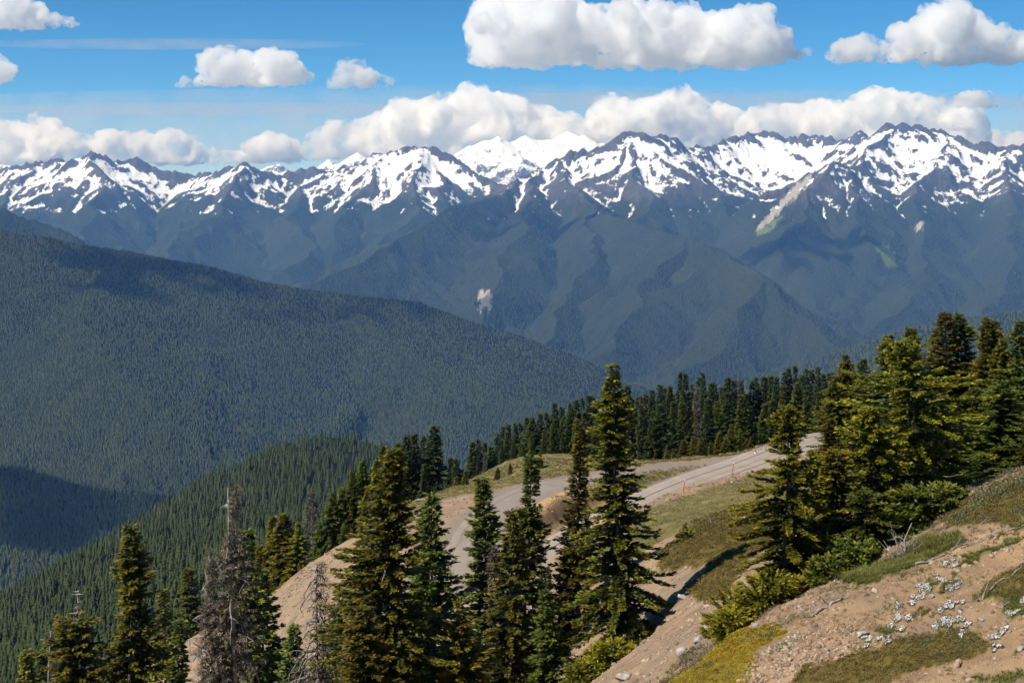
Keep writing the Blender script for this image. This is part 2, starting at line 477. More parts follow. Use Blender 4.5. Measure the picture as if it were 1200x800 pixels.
GH, GD = eval_lines(GX, GY, lines, .62, base=-300, warp=120, wscale=1200, seed=4)
GH = GH+np.clip(GD/400, 0, 1)*(60*ridged(GX/900, GY/900, 4, 12)-20)
gy, gx = np.gradient(GH); sx_ = gx/np.gradient(GX, axis=1); sl = np.hypot(sx_, gy/np.gradient(GY, axis=0))
GH = GH+(.3+.7*np.clip(GD/300, 0, 1))*40*ridged(GX/240, GY/260, 3, 19)
sl = np.hypot(np.gradient(GH, axis=1)/np.gradient(GX, axis=1), np.gradient(GH, axis=0)/np.gradient(GY, axis=0))
sc_ = .75+(GH-350)/700+1.3*fbm(GX/260, GY/260, 4, 17)-2.2*np.clip(sl-.6, -.15, 1)
z0 = np.zeros_like(GH)
o = mesh_np("glacier_peaks", np.stack([GX, GY, GH], -1).reshape(-1, 3), grid_faces(GX.shape[1], GX.shape[0]), MAT_MOUNT,
            dict(snow=sc_, forest=z0, scree=z0, meadow=z0), smooth=True)
tag(o, kind='structure')

# --- forested ridges nearer by
m = N("forest_floor_far", .95, .05)
n1 = m.noise(.03, 5, .65)
m.col(m.ramp(n1, [(.3, (.006, .010, .006)), (.7, (.018, .022, .010))])); MAT_FF = m.m

def ridge(name, crests, u0, u1, nu, Y0, Y1, nY, slope, spacing, grad, length, seed, depth=2, namp=30, extra=()):
    r = np.random.default_rng(seed)
    lines = [refine(crest(c), r, 1.5, 3) for c in crests]
    for c in list(lines): make_spurs(c, r, spacing, grad, length, .8, depth, lines)
    lines += [crest(e) for e in extra]
    X, Y = ugrid(u0, u1, nu, Y0, Y1, nY)
    H, D = eval_lines(X, Y, lines, slope, warp=60, wscale=600, seed=seed)
    H = H+np.clip(D/260, 0, 1)*(namp*ridged((X+80*fbm(X/300, Y/300, 2, 5))/460, Y/460, 3, seed)-namp*.45)
    o = mesh_np(name, np.stack([X, Y, H], -1).reshape(-1, 3), grid_faces(nu, nY), MAT_FF, smooth=True)
    tag(o, kind='structure')
    return X, Y, H

BX, BY, BH = ridge("big_ridge", [[(-320, 250, 6000), (-120, 263, 6100), (0, 271, 6200), (40, 274, 6250), (100, 286, 6300), (150, 294, 6350), (200, 303, 6400), (250, 313, 6450), (300, 327, 6500), (350, 338, 6600), (420, 346, 6700), (500, 353, 6800), (540, 369, 6850), (600, 389, 6950), (660, 411, 7050), (715, 437, 7200), (760, 460, 7300), (830, 492, 7500)]],
                   -300, 1000, 620, 3900, 7600, 260, .52, 800, .27, 2600, 23, 3, 80)
QX, QY, QH = ridge("right_ridge", [[(1500, 310, 6600), (1350, 335, 6800), (1200, 365, 7000), (1125, 371, 7150), (1050, 389, 7300), (1000, 405, 7450), (940, 424, 7600), (870, 444, 7800), (800, 466, 8000)]],
                   700, 1460, 360, 4800, 8200, 170, .5, 750, .28, 2200, 31, 3, 50)
LX, LY, LH = ridge("left_hill", [[(-340, 510, 3300), (-160, 532, 3400), (0, 546, 3500), (60, 556, 3550), (120, 568, 3600), (190, 581, 3700), (260, 600, 3800), (330, 640, 3900)]],
                   -330, 420, 260, 2300, 4100, 130, .5, 500, .34, 1000, 41, 2, 14)

# --- forested spur running away from our own ridge
fc = [(380, 512, 2000), (430, 517, 2000), (462, 530, 1900), (500, 560, 1800), (330, 521, 1950), (300, 531, 1900), (250, 562, 1750), (190, 602, 1550), (100, 662, 1300), (0, 706, 1100), (-110, 752, 950), (380, 560, 1450), (380, 605, 1100), (330, 640, 850), (300, 690, 600), (200, 725, 620), (100, 790, 500), (0, 800, 600), (50, 762, 750), (150, 685, 1000), (250, 632, 1050), (250, 690, 720), (430, 562, 1450), (470, 600, 1100), (420, 640, 700), (-110, 830, 560)]
fw = [P(*a) for a in fc]+[np.array(a, float) for a in [(-250, 2500, -620), (-100, 2500, -640), (-400, 2350, -640), (-700, 2000, -700), (-850, 1600, -700), (-950, 1250, -640), (-950, 900, -520), (100, 2100, -600), (150, 1700, -560), (100, 1200, -430), (60, 800, -310), (20, 480, -170), (-60, 330, -128), (-130, 330, -170), (-200, 380, -205), (-320, 500, -290), (60, 330, -110)]]
fev = tps_fit(fw, .02, 1000.)
FX, FY = ugrid(-140, 620, 330, 300, 2600, 260)
FX = FX-30
FH = fev(FX, FY)+10*fbm(FX/140, FY/140, 4, 9)
FH = np.maximum(FH, -1000)
o = mesh_np("forest_hill", np.stack([FX, FY, FH], -1).reshape(-1, 3), grid_faces(FX.shape[1], FX.shape[0]), MAT_FF, smooth=True); tag(o, kind='structure')

# --- valley floor under everything
m = N("valley_forest", .95, .05)
m.col(m.ramp(m.noise(.006, 6), [(.3, (.012, .018, .009)), (.7, (.034, .040, .016))]))
vx = np.linspace(-15000, 15000, 40); vy = np.linspace(-60, 28900, 40)
vx, vy = np.meshgrid(vx, vy)
o = mesh_np("valley_floor", np.stack([vx, vy, 0*vx+FLOOR-25], -1).reshape(-1, 3), grid_faces(40, 40), m.m); tag(o, kind='structure')

# ------------------------------------------------------------------ haze: one closed box of even pale air
HZ = (-16000, 16000, -120, 29500, FLOOR-26, 860)
hv = np.array([(x, y, z) for z in HZ[4:] for y in HZ[2:4] for x in HZ[:2]], float)
hm = bpy.data.materials.new("air"); hm.use_nodes = True
for nn in list(hm.node_tree.nodes):
    if nn.type == 'BSDF_PRINCIPLED': hm.node_tree.nodes.remove(nn)
pv = hm.node_tree.nodes.new("ShaderNodeVolumePrincipled")
pv.inputs["Color"].default_value = (.20, .46, 1.0, 1)
pv.inputs["Density"].default_value = 3.0e-5
pv.inputs["Absorption Color"].default_value = (1, 1, 1, 1)
hm.node_tree.links.new(pv.outputs[0], hm.node_tree.nodes["Material Output"].inputs["Volume"])
o = mesh_np("haze", hv, np.array([(0, 2, 3, 1), (4, 5, 7, 6), (0, 1, 5, 4), (2, 6, 7, 3), (0, 4, 6, 2), (1, 3, 7, 5)]), hm)
tag(o, kind='stuff')

# ================================================================== CLOUDS (beyond and above the haze box)
m = bpy.data.materials.new("cloud_droplets"); m.use_nodes = True
for nn in list(m.node_tree.nodes):
    if nn.type == 'BSDF_PRINCIPLED': m.node_tree.nodes.remove(nn)
pv = m.node_tree.nodes.new("ShaderNodeVolumePrincipled")
pv.inputs["Color"].default_value = (.998, .998, .998, 1); pv.inputs["Density"].default_value = .0075; pv.inputs["Anisotropy"].default_value = .3
m.node_tree.links.new(pv.outputs[0], m.node_tree.nodes["Material Output"].inputs["Volume"])
nz = m.node_tree.nodes.new("ShaderNodeTexNoise"); nz.inputs["Scale"].default_value = .0034; nz.inputs["Detail"].default_value = 7; nz.inputs["Roughness"].default_value = .66
ge = m.node_tree.nodes.new("ShaderNodeNewGeometry"); m.node_tree.links.new(ge.outputs["Position"], nz.inputs["Vector"])
rp = m.node_tree.nodes.new("ShaderNodeMapRange"); rp.inputs[1].default_value = .43; rp.inputs[2].default_value = .53; rp.inputs[3].default_value = 0.; rp.inputs[4].default_value = .010
m.node_tree.links.new(nz.outputs[0], rp.inputs[0]); m.node_tree.links.new(rp.outputs[0], pv.inputs["Density"])
M['cloud'] = m
m4 = m.copy(); m4.name = 'far_cloud_droplets'
for nn in m4.node_tree.nodes:
    if nn.type == 'TEX_NOISE': nn.inputs['Scale'].default_value = .0019
    if nn.type == 'MAP_RANGE': nn.inputs[1].default_value = .462; nn.inputs[2].default_value = .535; nn.inputs[4].default_value = .012
M['far_cloud'] = m4
m2 = m.copy(); m2.name = "thin_cloud"
for nn in m2.node_tree.nodes:
    if nn.type == 'MAP_RANGE': nn.inputs[4].default_value = .0012
M['thin'] = m2
m3 = m.copy(); m3.name = 'cloud_veil'
for nn in m3.node_tree.nodes:
    if nn.type == 'TEX_NOISE': nn.inputs['Scale'].default_value = .0007
    if nn.type == 'MAP_RANGE': nn.inputs[1].default_value = .3; nn.inputs[2].default_value = .75; nn.inputs[4].default_value = .00038
M['veil'] = m3
tx1 = bpy.data.textures.new("billow_coarse", 'CLOUDS'); tx1.noise_scale = 1.0; tx1.noise_depth = 3; tx1.noise_basis = 'VORONOI_F1'
tx2 = bpy.data.textures.new("billow_fine", 'CLOUDS'); tx2.noise_scale = 1.0; tx2.noise_depth = 4

def ico_np(sub):
    import bmesh
    bm = bmesh.new(); bmesh.ops.create_icosphere(bm, subdivisions=sub, radius=1)
    v = np.array([x.co[:] for x in bm.verts]); f = np.array([[q.index for q in x.verts] for x in bm.faces]); bm.free(); return v, f
ICO = ico_np(2)

def cloud(label, Y, prof, base, seed, n=46, mat='cloud', depth=.6, rmin=.16, rmax=.42, group="cumulus clouds", flat=.35, vox=None):
    """prof: (u, v) points along the cloud's top; base: image row of its underside"""
    r = np.random.default_rng(seed)
    pu = np.array([p[0] for p in prof], float); pv_ = np.array([p[1] for p in prof], float)
    u0, u1 = pu[0], pu[-1]; W = px(u1-u0, Y)
    parts = []
    hmax = base-pv_.min()
    def blob(u, v, rad, dy, sq=1.):
        c = P(u, v, Y); c[1] += dy
        parts.append((ICO[0]*np.array([rad, rad, rad*sq])+c, [], ICO[1]))
    # a body of billows, the large ones inside and smaller ones along the top
    for k in range(n):
        u = u0+(u1-u0)*((k+r.random())/n)
        top = np.interp(u, pu, pv_); h = max(base-top, 4)
        rad = min(h*.5, hmax*r.uniform(rmin, rmax))
        edge = min(u-u0, u1-u)+2
        rad = max(min(rad, edge*1.1), 2.5)
        v = top+rad*r.uniform(.92, 1.15)
        blob(u, v, px(rad, Y), r.normal(0, depth*px(h, Y)*.5))
        if h > 3*rad*.8:
            for q in range(2):
                v2 = r.uniform(v, max(v+1, base-rad*.7))
                r2 = rad*r.uniform(.8, 1.3); r2 = min(r2, max(base-v2, 3)*1.05)
                blob(u+r.normal(0, rad*.4), v2, px(r2, Y), r.normal(0, depth*px(h, Y)*.6))
        b_ = max(min(h*.3, edge), 2.5)
        blob(u, base-b_*flat, px(b_, Y), r.normal(0, depth*px(h, Y)*.5), flat*1.6)
    V, Fc = join(parts)
    c0 = V.mean(0)
    o = mesh_np("cumulus_cloud", V-c0, Fc, M[mat]); o.location = c0
    unit = px(hmax, Y)
    rm = o.modifiers.new("merge", 'REMESH'); rm.mode = 'VOXEL'; rm.voxel_size = vox or max(unit*.035, px(1.1, Y))
    for tx, sc_, st in ((tx1, unit*.42, unit*.26), (tx2, unit*.13, unit*.10)):
        em = tx.copy(); em.noise_scale = sc_
        d = o.modifiers.new("billow", 'DISPLACE'); d.texture = em; d.strength = st if tx is tx2 else -st; d.mid_level = .35; d.texture_coords = 'GLOBAL'
    tag(o, label, "cloud", group)
    return o
LOW = 34000
cloud("largest white cumulus, spread over the top of the sky right of centre", 22500, [(548, 40), (553, 15), (575, -6), (610, -14), (660, -4), (690, 2), (715, 10), (740, -8), (775, 4), (800, -2), (828, 14), (850, 8), (885, 0), (905, 25), (925, 48), (948, 56)], 76, 1, 60, depth=.9)
cloud("ragged small cumulus left of the top right cloud", 22000, [(974, 52), (985, 44), (1010, 36), (1028, 42), (1038, 60)], 74, 2, 16)
cloud("big cumulus cut by the right end of the sky, near the top", 22500, [(1040, 50), (1048, 28), (1075, 18), (1090, -2), (1130, 2), (1150, 22), (1180, 35), (1210, 38), (1260, 45)], 74, 3, 40)
cloud("pinkish broken cloud in the top left corner", 21500, [(-30, 5), (0, -12), (30, -10), (50, 8), (75, 15), (92, 20)], 32, 4, 20)
cloud("small dark cloud at the left frame edge", 22000, [(-40, 62), (-15, 58), (5, 66), (14, 80)], 96, 5, 14)
cloud("two-humped white cloud alone in the blue left of centre", 22000, [(233, 62), (245, 55), (270, 52), (288, 58), (298, 70), (308, 56), (322, 53), (345, 68), (368, 88)], 100, 6, 34)
cloud("tiny cloud tuft just left of the two-humped cloud", 19500, [(205, 98), (216, 88), (228, 92), (242, 98)], 103, 7, 9)
cloud("small dome-shaped cloud right of the two-humped cloud", 19500, [(383, 92), (395, 82), (405, 68), (420, 65), (432, 78), (456, 90)], 103, 8, 18)
cloud("long low cumulus bank over the left end of the snowy range", LOW, [(-60, 150), (-20, 140), (0, 136), (30, 142), (45, 128), (60, 140), (90, 152), (110, 158), (128, 150), (160, 152), (180, 156), (198, 147), (222, 155), (240, 170), (262, 178), (285, 172), (298, 186)], 192, 9, 90, depth=.5, mat='far_cloud', rmin=.10, rmax=.30)
cloud("small puffs rising over the saddle left of the central cloud bank", LOW, [(292, 165), (310, 152), (330, 155), (345, 163), (356, 176)], 190, 10, 18)
cloud("thin grey wisp floating above the saddle puffs", LOW-1500, [(270, 146), (290, 142), (316, 146)], 150, 11, 8, mat='thin')
cloud("towering central cumulus bank behind the middle of the range", LOW, [(352, 160), (372, 150), (395, 140), (420, 134), (445, 130), (470, 112), (490, 116), (520, 112), (545, 94), (560, 97), (580, 108), (600, 118), (630, 116), (660, 126), (680, 138), (700, 150)], 186, 12, 110, depth=.5, mat='far_cloud', rmin=.10, rmax=.30)
cloud("flat-based cumulus behind the peaks right of centre", LOW+400, [(690, 140), (704, 108), (730, 112), (760, 116), (785, 98), (800, 96), (825, 110), (850, 120), (866, 130), (880, 150)], 178, 13, 64, depth=.5, mat='far_cloud', rmin=.10, rmax=.30)
cloud("white heaped cumulus above the highest snowy peaks on the right", LOW-300, [(860, 150), (880, 126), (905, 116), (930, 118), (960, 110), (985, 116), (1010, 104), (1030, 98), (1060, 108), (1085, 116), (1110, 110), (1130, 120), (1145, 130), (1155, 150)], 176, 14, 84, depth=.5, mat='far_cloud', rmin=.10, rmax=.30)
cloud("grey ragged cloud hanging off the right end of the heaped cumulus", LOW-1500, [(1118, 112), (1135, 104), (1152, 102), (1166, 108)], 126, 15, 14)
cloud("low grey cloud bank at the right behind the last peaks", LOW+800, [(1120, 165), (1140, 156), (1165, 150), (1190, 152), (1230, 158), (1280, 165)], 185, 16, 28)
for (lab, u, v, W, H, Y) in [("long thin veil of high cloud stretched across the left half above the cumulus bank", 250, 128, 620, 16, 52000), ("faint white veil behind the clouds right of centre", 720, 118, 560, 20, 52000), ("faint veil low at the right edge behind the heaped cumulus", 1160, 120, 260, 18, 52000), ("faint streak of high veil in the upper left", 200, 52, 480, 10, 50000), ("broad pale veil low over the whole horizon behind the snowy range", 600, 172, 2600, 150, 56000)]:
    o = mesh_np("cloud_veil", ICO[0]*np.array([px(W/2, Y), px(60, Y), px(H/2, Y)]), ICO[1], M['veil']); o.location = P(u, v, Y)
    tag(o, lab, "cloud", "thin cloud veils")

# ================================================================== NEAR TERRAIN
cp = [P(*a) for a in [
 (1200, 800, 30), (1100, 800, 31.5), (1000, 800, 33), (900, 800, 35), (820, 800, 36.5), (745, 800, 38),
 (1200, 740, 33), (1100, 740, 34.5), (1000, 740, 37), (900, 760, 38), (805, 772, 40), (1200, 680, 36.5), (1100, 680, 38), (1000, 690, 40), (930, 705, 41.5), (865, 733, 42), (832, 755, 42),
 (1200, 620, 40), (1130, 625, 42), (1060, 650, 43), (980, 680, 43.5), (905, 688, 44.5),
 (1200, 585, 44), (1150, 595, 45), (1100, 610, 47), (1200, 553, 48), (1150, 572, 50), (1110, 586, 52), (1060, 605, 52), (1300, 510, 48), (1300, 600, 38),
 # scree flank beyond the edge
 (700, 790, 72), (690, 740, 80), (680, 700, 89), (665, 672, 98), (645, 692, 98), (640, 740, 86), (628, 700, 97),
 (720, 650, 95), (702, 642, 104), (760, 690, 78), (800, 690, 70), (840, 692, 62), (780, 650, 88), (830, 652, 78), (870, 645, 72),
 (750, 612, 110), (800, 612, 104), (860, 600, 100), (800, 590, 150), (860, 572, 158), (890, 575, 140), (760, 600, 148), (725, 612, 135), (900, 560, 175), (905, 590, 125), (960, 560, 130), (960, 600, 95),
 # left fill slope
 (470, 600, 172), (430, 625, 178), (380, 650, 185), (335, 690, 190), (280, 720, 195), (220, 752, 200), (150, 800, 205),
 (470, 640, 152), (420, 680, 150), (400, 740, 140), (450, 700, 135), (330, 740, 158), (300, 790, 155), (260, 780, 170), (400, 800, 128), (500, 700, 130), (500, 780, 112), (560, 720, 122), (620, 780, 100), (510, 640, 148), (525, 614, 158),
 # pull-out and the grass bank behind it
 (830, 543, 197), (760, 551, 186), (700, 560, 180), (640, 571, 173.5), (600, 587, 165), (572, 608, 156), (552, 640, 146),
 (620, 562, 184), (760, 546, 196), (885, 531, 206), (520, 577, 180), (500, 589, 186), (560, 570, 186), (690, 553, 190), (830, 538, 203),
]]
cp += [np.array(a, float) for a in [
 (0, 0, -1.7), (0, -25, 5), (15, 0, 2.5), (-15, 0, -8), (6, 12, -6.0), (-8, 12, -11), (16, 14, -2.6), (0, 20, -13), (-25, 20, -24), (10, 22, -9.5), (20, 22, -5.8), (35, 20, 1), (40, 45, 1), (60, 0, 16), (-50, 0, -24), (-50, 40, -42),
 (1.9, 38, -16.3), (3.3, 40.5, -16.6), (5.0, 42.6, -16.2), (6.4, 43.6, -15.2), (1.0, 36, -15.6), (.2, 33, -15.2), (1, 44, -18.8), (4.5, 50, -19.6), (8, 54, -17.5), (13, 54, -14.5), (-4, 55, -24), (-20, 45, -29), (5.2, 70, -25.6), (-1, 72, -29), (-6, 70, -32), (-12, 75, -36), (-20, 70, -38), (-35, 70, -47), (-5, 90, -41), (-28, 100, -52), (-15, 105, -47), (6, 118, -36.5), (1, 108, -36), (-10, 120, -43.5), (0, 88, -38),
 (27, 75, -17), (22, 75, -18), (15, 70, -19.5), (35, 110, -24), (25, 120, -29), (40, 70, -10), (60, 120, -18), (70, 70, -2), (30, 60, -12.8),
 (-20, 200, -56), (-35, 218, -72), (-50, 232, -88), (-8, 212, -47.5), (-15, 240, -63), (-60, 262, -114), (-90, 250, -125), (-100, 180, -110), (-70, 130, -78), (-60, 90, -58),
 (0, 230, -46.5), (15, 240, -49), (30, 250, -49), (50, 262, -50), (75, 270, -51), (50, 240, -47), (22, 222, -46), (42, 213, -40.8), (60, 210, -38), (0, 300, -78), (40, 320, -72), (80, 330, -76), (-40, 310, -118), (110, 330, -75), (-100, 330, -150),
 (80, 160, -28), (110, 220, -30), (60, 165, -33), (140, 300, -46), (100, 120, -8), (55, 190, -37),
]]
nev = tps_fit(cp, .004, 60.)

# roads: centre lines in plan with heights
road_c = np.array([(-1, 84, -44.6), (-3.5, 98, -43.4), (-4.6, 112, -42.2), (-3.2, 126, -41), (.6, 138.5, -40.3), (5.6, 149.5, -40), (11.2, 161, -40), (17.6, 173, -40), (25.0, 184.5, -40), (32.8, 195.0, -40.1), (40.0, 205.0, -40), (46.5, 214, -40.2), (54, 224, -41.3), (64, 233, -43), (78, 242, -45), (95, 248, -47)], float)
pull_c = np.array([P(*a) for a in [(850, 540, 199), (830, 543, 197), (795, 545, 194), (760, 549, 189.5), (730, 554, 186), (700, 558.5, 182.5), (670, 565, 177), (640, 571, 173.5), (615, 580, 169), (592, 592, 163), (574, 606, 157), (560, 624, 151), (551, 642, 145.5)]]+[np.array([-7.6, 137, -39.6]), np.array([-12, 129, -41.6])])

def smooth_path(p, n=12):
    p = np.asarray(p, float); out = []
    q = np.vstack([2*p[0]-p[1], p, 2*p[-1]-p[-2]])
    for i in range(1, len(q)-2):
        for k in range(n):
            t = k/n
            out.append(.5*((2*q[i])+(-q[i-1]+q[i+1])*t+(2*q[i-1]-5*q[i]+4*q[i+1]-q[i+2])*t*t+(-q[i-1]+3*q[i]-3*q[i+1]+q[i+2])*t**3))
    out.append(p[-1]); return np.array(out)
road_p, pull_p = smooth_path(road_c), smooth_path(pull_c)

def path_near(x, y, path, reach=14.):
    """distance to a path and the path height there"""
    d = np.full(x.shape, 1e3); z = np.zeros(x.shape)
    m_ = (x > path[:, 0].min()-reach) & (x < path[:, 0].max()+reach) & (y > path[:, 1].min()-reach) & (y < path[:, 1].max()+reach)
    ix = np.nonzero(m_.ravel())[0]; xf, yf = x.ravel()[ix], y.ravel()[ix]
    dd = np.full(ix.shape, 1e3); zz = np.zeros(ix.shape)
    for a, b in zip(path[:-1], path[1:]):
        e = b-a; l2 = e[0]**2+e[1]**2+1e-9
        t = np.clip(((xf-a[0])*e[0]+(yf-a[1])*e[1])/l2, 0, 1)
        q = np.hypot(xf-a[0]-t*e[0], yf-a[1]-t*e[1]); k_ = q < dd
        dd = np.where(k_, q, dd); zz = np.where(k_, a[2]+t*e[2], zz)
    d.ravel()[ix] = dd; z.ravel()[ix] = zz
    return d, z

RW, PW = 3.9, 3.2     # half widths

def near_base(x, y):
    x = np.asarray(x, float); y = np.asarray(y, float)
    h = nev(x, y)
    d, z = path_near(x, y, pull_p)
    k_ = 1-sstep(PW, PW+2.4, d); h = h+(z-h)*k_
    d, z = path_near(x, y, road_p)
    k_ = 1-sstep(RW+.5, RW+2.4, d); h = h+(z-.14-h)*k_
    return h

def near_h(x, y):
    x = np.asarray(x, float); y = np.asarray(y, float)
    h = near_base(x, y)
    d1, _ = path_near(x, y, pull_p); d2, _ = path_near(x, y, road_p)
    k_ = sstep(PW, PW+2, d1)*sstep(RW+.5, RW+3, d2)
    k_ = k_*sstep(3, 25, y)
    far = sstep(45, 110, y)
    det = (1-far)*(.30*fbm(x/3.2, y/3.2, 3, 5)+.16*fbm(x/.8, y/.8, 3, 15))+far*(.55*fbm(x/8, y/8, 3, 25)+.18*fbm(x/2, y/2, 2, 35))
    # rills running down the scree
    rill = ridged((y*.94-x*.35)/3.0, (x*.94+y*.35)/24., 3, 44)
    det = det+.30*rill*sstep(52, 66, y)*(1-sstep(175, 200, y))
    return h+det*k_

def near_hp(x, y): return float(near_h(np.array([x]), np.array([y]))[0])

def ground_at(u, v, y0=22., y1=290.):
    Y = np.exp(np.linspace(math.log(y0), math.log(y1), 2500))
    x = (u-600)/F*Y; z = -(v-VH)/F*Y
    h = near_h(x, Y)
    i = np.nonzero(h >= z)[0]
    i = i[0] if len(i) else len(Y)-1
    return np.array([x[i], Y[i], h[i]])

# sheet in view, finer towards the camera
NX, NY_ = ugrid(-560, 1900, 1040, 14, 345, 560)
NH = near_h(NX, NY_)
NU, NV = proj(NX, NY_, NH)
def zone(poly, lo, hi, jit=5., sc=.05, seed=0):
    uu = NU+jit*2*fbm(NX*1.1, NY_*1.1, 4, seed+1); vv = NV+jit*fbm(NX*1.1, NY_*1.1, 4, seed+5)
    return in_poly(uu, vv, poly)*(NY_ > lo)*(NY_ < hi)*1.0
dp, _ = path_near(NX, NY_, pull_p); dr, _ = path_near(NX, NY_, road_p)
pw_ = np.interp(NX, [3, 13, 24], [PW, 2.0, 1.2])
heath = np.clip(zone([(925, 806), (938, 782), (1000, 764), (1080, 744), (1130, 738), (1165, 756), (1130, 772), (1060, 788), (1040, 806)], 20, 45, 6, seed=1)
    + zone([(1098, 602), (1150, 578), (1205, 556), (1290, 520), (1290, 600), (1205, 618), (1160, 612), (1112, 618)], 36, 60, 4, seed=2)
    + zone([(1150, 690), (1180, 668), (1210, 662), (1210, 690), (1170, 705)], 25, 45, 4, seed=12)
    + zone([(770, 655), (800, 622), (830, 605), (890, 588), (990, 590), (960, 640), (888, 645), (872, 668), (852, 695), (838, 707), (812, 704), (803, 688), (832, 664), (800, 664), (776, 672)], 55, 122, 6, seed=3), 0, 1)
yellow = zone([(738, 806), (758, 782), (800, 764), (830, 756), (862, 741), (908, 733), (920, 742), (884, 762), (890, 782), (872, 806)], 20, 48, 5, seed=4)
green = np.clip(zone([(985, 682), (1012, 670), (1050, 656), (1085, 634), (1122, 628), (1128, 636), (1062, 668), (1010, 688)], 30, 52, 3, seed=5)+zone([(1090, 806), (1150, 770), (1210, 745), (1210, 806)], 20, 40, 14, seed=13)*(fbm(NX*1.1, NY_*1.1, 3, 88) > .22)
    + (zone([(1010, 740), (1060, 690), (1130, 640), (1210, 610), (1210, 760), (1100, 760)], 25, 45, 10, seed=14))*(fbm(NX*.9, NY_*.9, 4, 98) > .24), 0, 1)
dry = np.clip(zone([(680, 640), (700, 618), (760, 596), (803, 580), (895, 552), (1000, 530), (1000, 592), (892, 594), (830, 606), (795, 622), (745, 652)], 90, 215, 4, seed=6)
    + zone([(470, 606), (500, 592), (530, 582), (575, 574), (640, 560), (760, 546), (900, 528), (900, 500), (480, 540)], 140, 235, 2, seed=7)*(dp > PW-.3)
    + zone([(640, 584), (700, 563), (760, 553), (830, 545), (855, 544), (800, 560), (760, 575), (700, 590), (650, 592)], 140, 215, 1.5, seed=8)*(dp > pw_)*(dr > RW+.6), 0, 1)
gravel = (1-sstep(pw_-.4, pw_+.9, dp+1.2*fbm(NX/2.5, NY_/2.5, 3, 3)))+(1-sstep(RW+.4, RW+1.2, dr+.6*fbm(NX/2, NY_/2, 3, 4)))
orange = zone([(560, 560), (600, 598), (640, 578), (735, 566), (735, 640), (600, 655)], 120, 185, 2, seed=9)*(dp > PW-.3)*(dr > RW+.4)*(1-sstep(RW+4.5, RW+6.5, dr))
woods = sstep(205, 222, NY_+6*fbm(NX/6, NY_/6, 3, 6)-.0*NX)
m = N("hillside_soil", .95, .08)
a1 = m.noise(1.1, 8, .62); a2 = m.noise(.22, 5, .6); a3 = m.noise(6., 5, .7); a5 = m.noise(18., 4, .7)
soil = m.ramp(a1, [(.25, (.19, .120, .070)), (.5, (.335, .218, .118)), (.8, (.48, .335, .20))])
soil = m.mix(m.ramp(a2, [(.4, 0.), (.68, .7)]), soil, (.19, .135, .09))
soil = m.mix(m.ramp(a5, [(.58, 0.), (.7, .55)]), soil, (.44, .35, .26))
og = m.ramp(a1, [(.3, (.34, .20, .09)), (.7, (.56, .38, .20))])
gv = m.ramp(a3, [(.3, (.20, .165, .135)), (.7, (.31, .255, .21))])
dg = m.ramp(a1, [(.28, (.15, .105, .045)), (.5, (.16, .135, .05)), (.72, (.29, .22, .11))])
dg = m.mix(m.ramp(m.noise(.5, 5, .65), [(.45, 0.), (.62, .7)]), dg, (.075, .085, .022))
ht = m.ramp(a3, [(.3, (.06, .05, .016)), (.55, (.15, .105, .03)), (.8, (.22, .145, .045))])
ye = m.ramp(a3, [(.3, (.09, .08, .016)), (.6, (.27, .20, .024)), (.8, (.42, .28, .028))])
gr = m.ramp(a3, [(.3, (.09, .075, .03)), (.7, (.13, .13, .03))])
wd = m.ramp(a1, [(.35, (.035, .03, .018)), (.6, (.09, .075, .05)), (.85, (.26, .21, .16))])
mp = m.n("ShaderNodeMapping"); mp.inputs["Rotation"].default_value = (0, 0, math.radians(-22)); mp.inputs["Scale"].default_value = (.16, 1.5, .5); m.l(m.pos(), mp.inputs[0])
st = m.noise(.9, 6, .68, vec=mp.outputs[0])
sc_c = m.ramp(st, [(.32, (.15, .102, .066)), (.47, (.28, .192, .120)), (.6, (.36, .255, .165)), (.78, (.48, .365, .26))])
sc_c = m.mix(m.ramp(a2, [(.45, 0.), (.65, .5)]), sc_c, (.20, .165, .135))
sc_c = m.mix(m.ramp(a5, [(.55, 0.), (.7, .5)]), sc_c, (.17, .12, .085))
soil = m.mix(m.attr("scree"), soil, sc_c)
c = m.mix(m.attr("woods"), soil, wd)
for nm, cc in (("dry", dg), ("gravel", gv), ("orange", og), ("heath", ht), ("yellow", ye), ("green", gr)):
    c = m.mix(m.attr(nm), c, cc)
m.col(c)
m.bump(m.math('ADD', a3, m.math('MULTIPLY', a5, .6)), .9, .06)
o = mesh_np("hillside", np.stack([NX, NY_, NH], -1).reshape(-1, 3), grid_faces(NX.shape[1], NX.shape[0]), m.m,
            dict(scree=sstep(48, 60, NY_)*.85, heath=heath, yellow=yellow, green=green, dry=dry, gravel=np.clip(gravel, 0, 1), orange=orange, woods=woods), smooth=True)
tag(o, kind='structure')
# the slope under and around the viewpoint, out of frame
hx, hy = np.meshgrid(np.linspace(-60, 60, 60), np.linspace(-60, 16.2, 44))
k_ = np.clip(np.abs(hx)/np.maximum((hy)*.55, .1), 0, 1)
o = mesh_np("hillside_near", np.stack([hx, hy, near_h(hx, hy)-.02], -1).reshape(-1, 3), grid_faces(60, 44), m.m, dict(scree=0*hx, heath=0*hx, yellow=0*hx, green=0*hx, dry=0*hx+.7, gravel=0*hx, orange=0*hx, woods=0*hx), smooth=True)
tag(o, kind='structure')

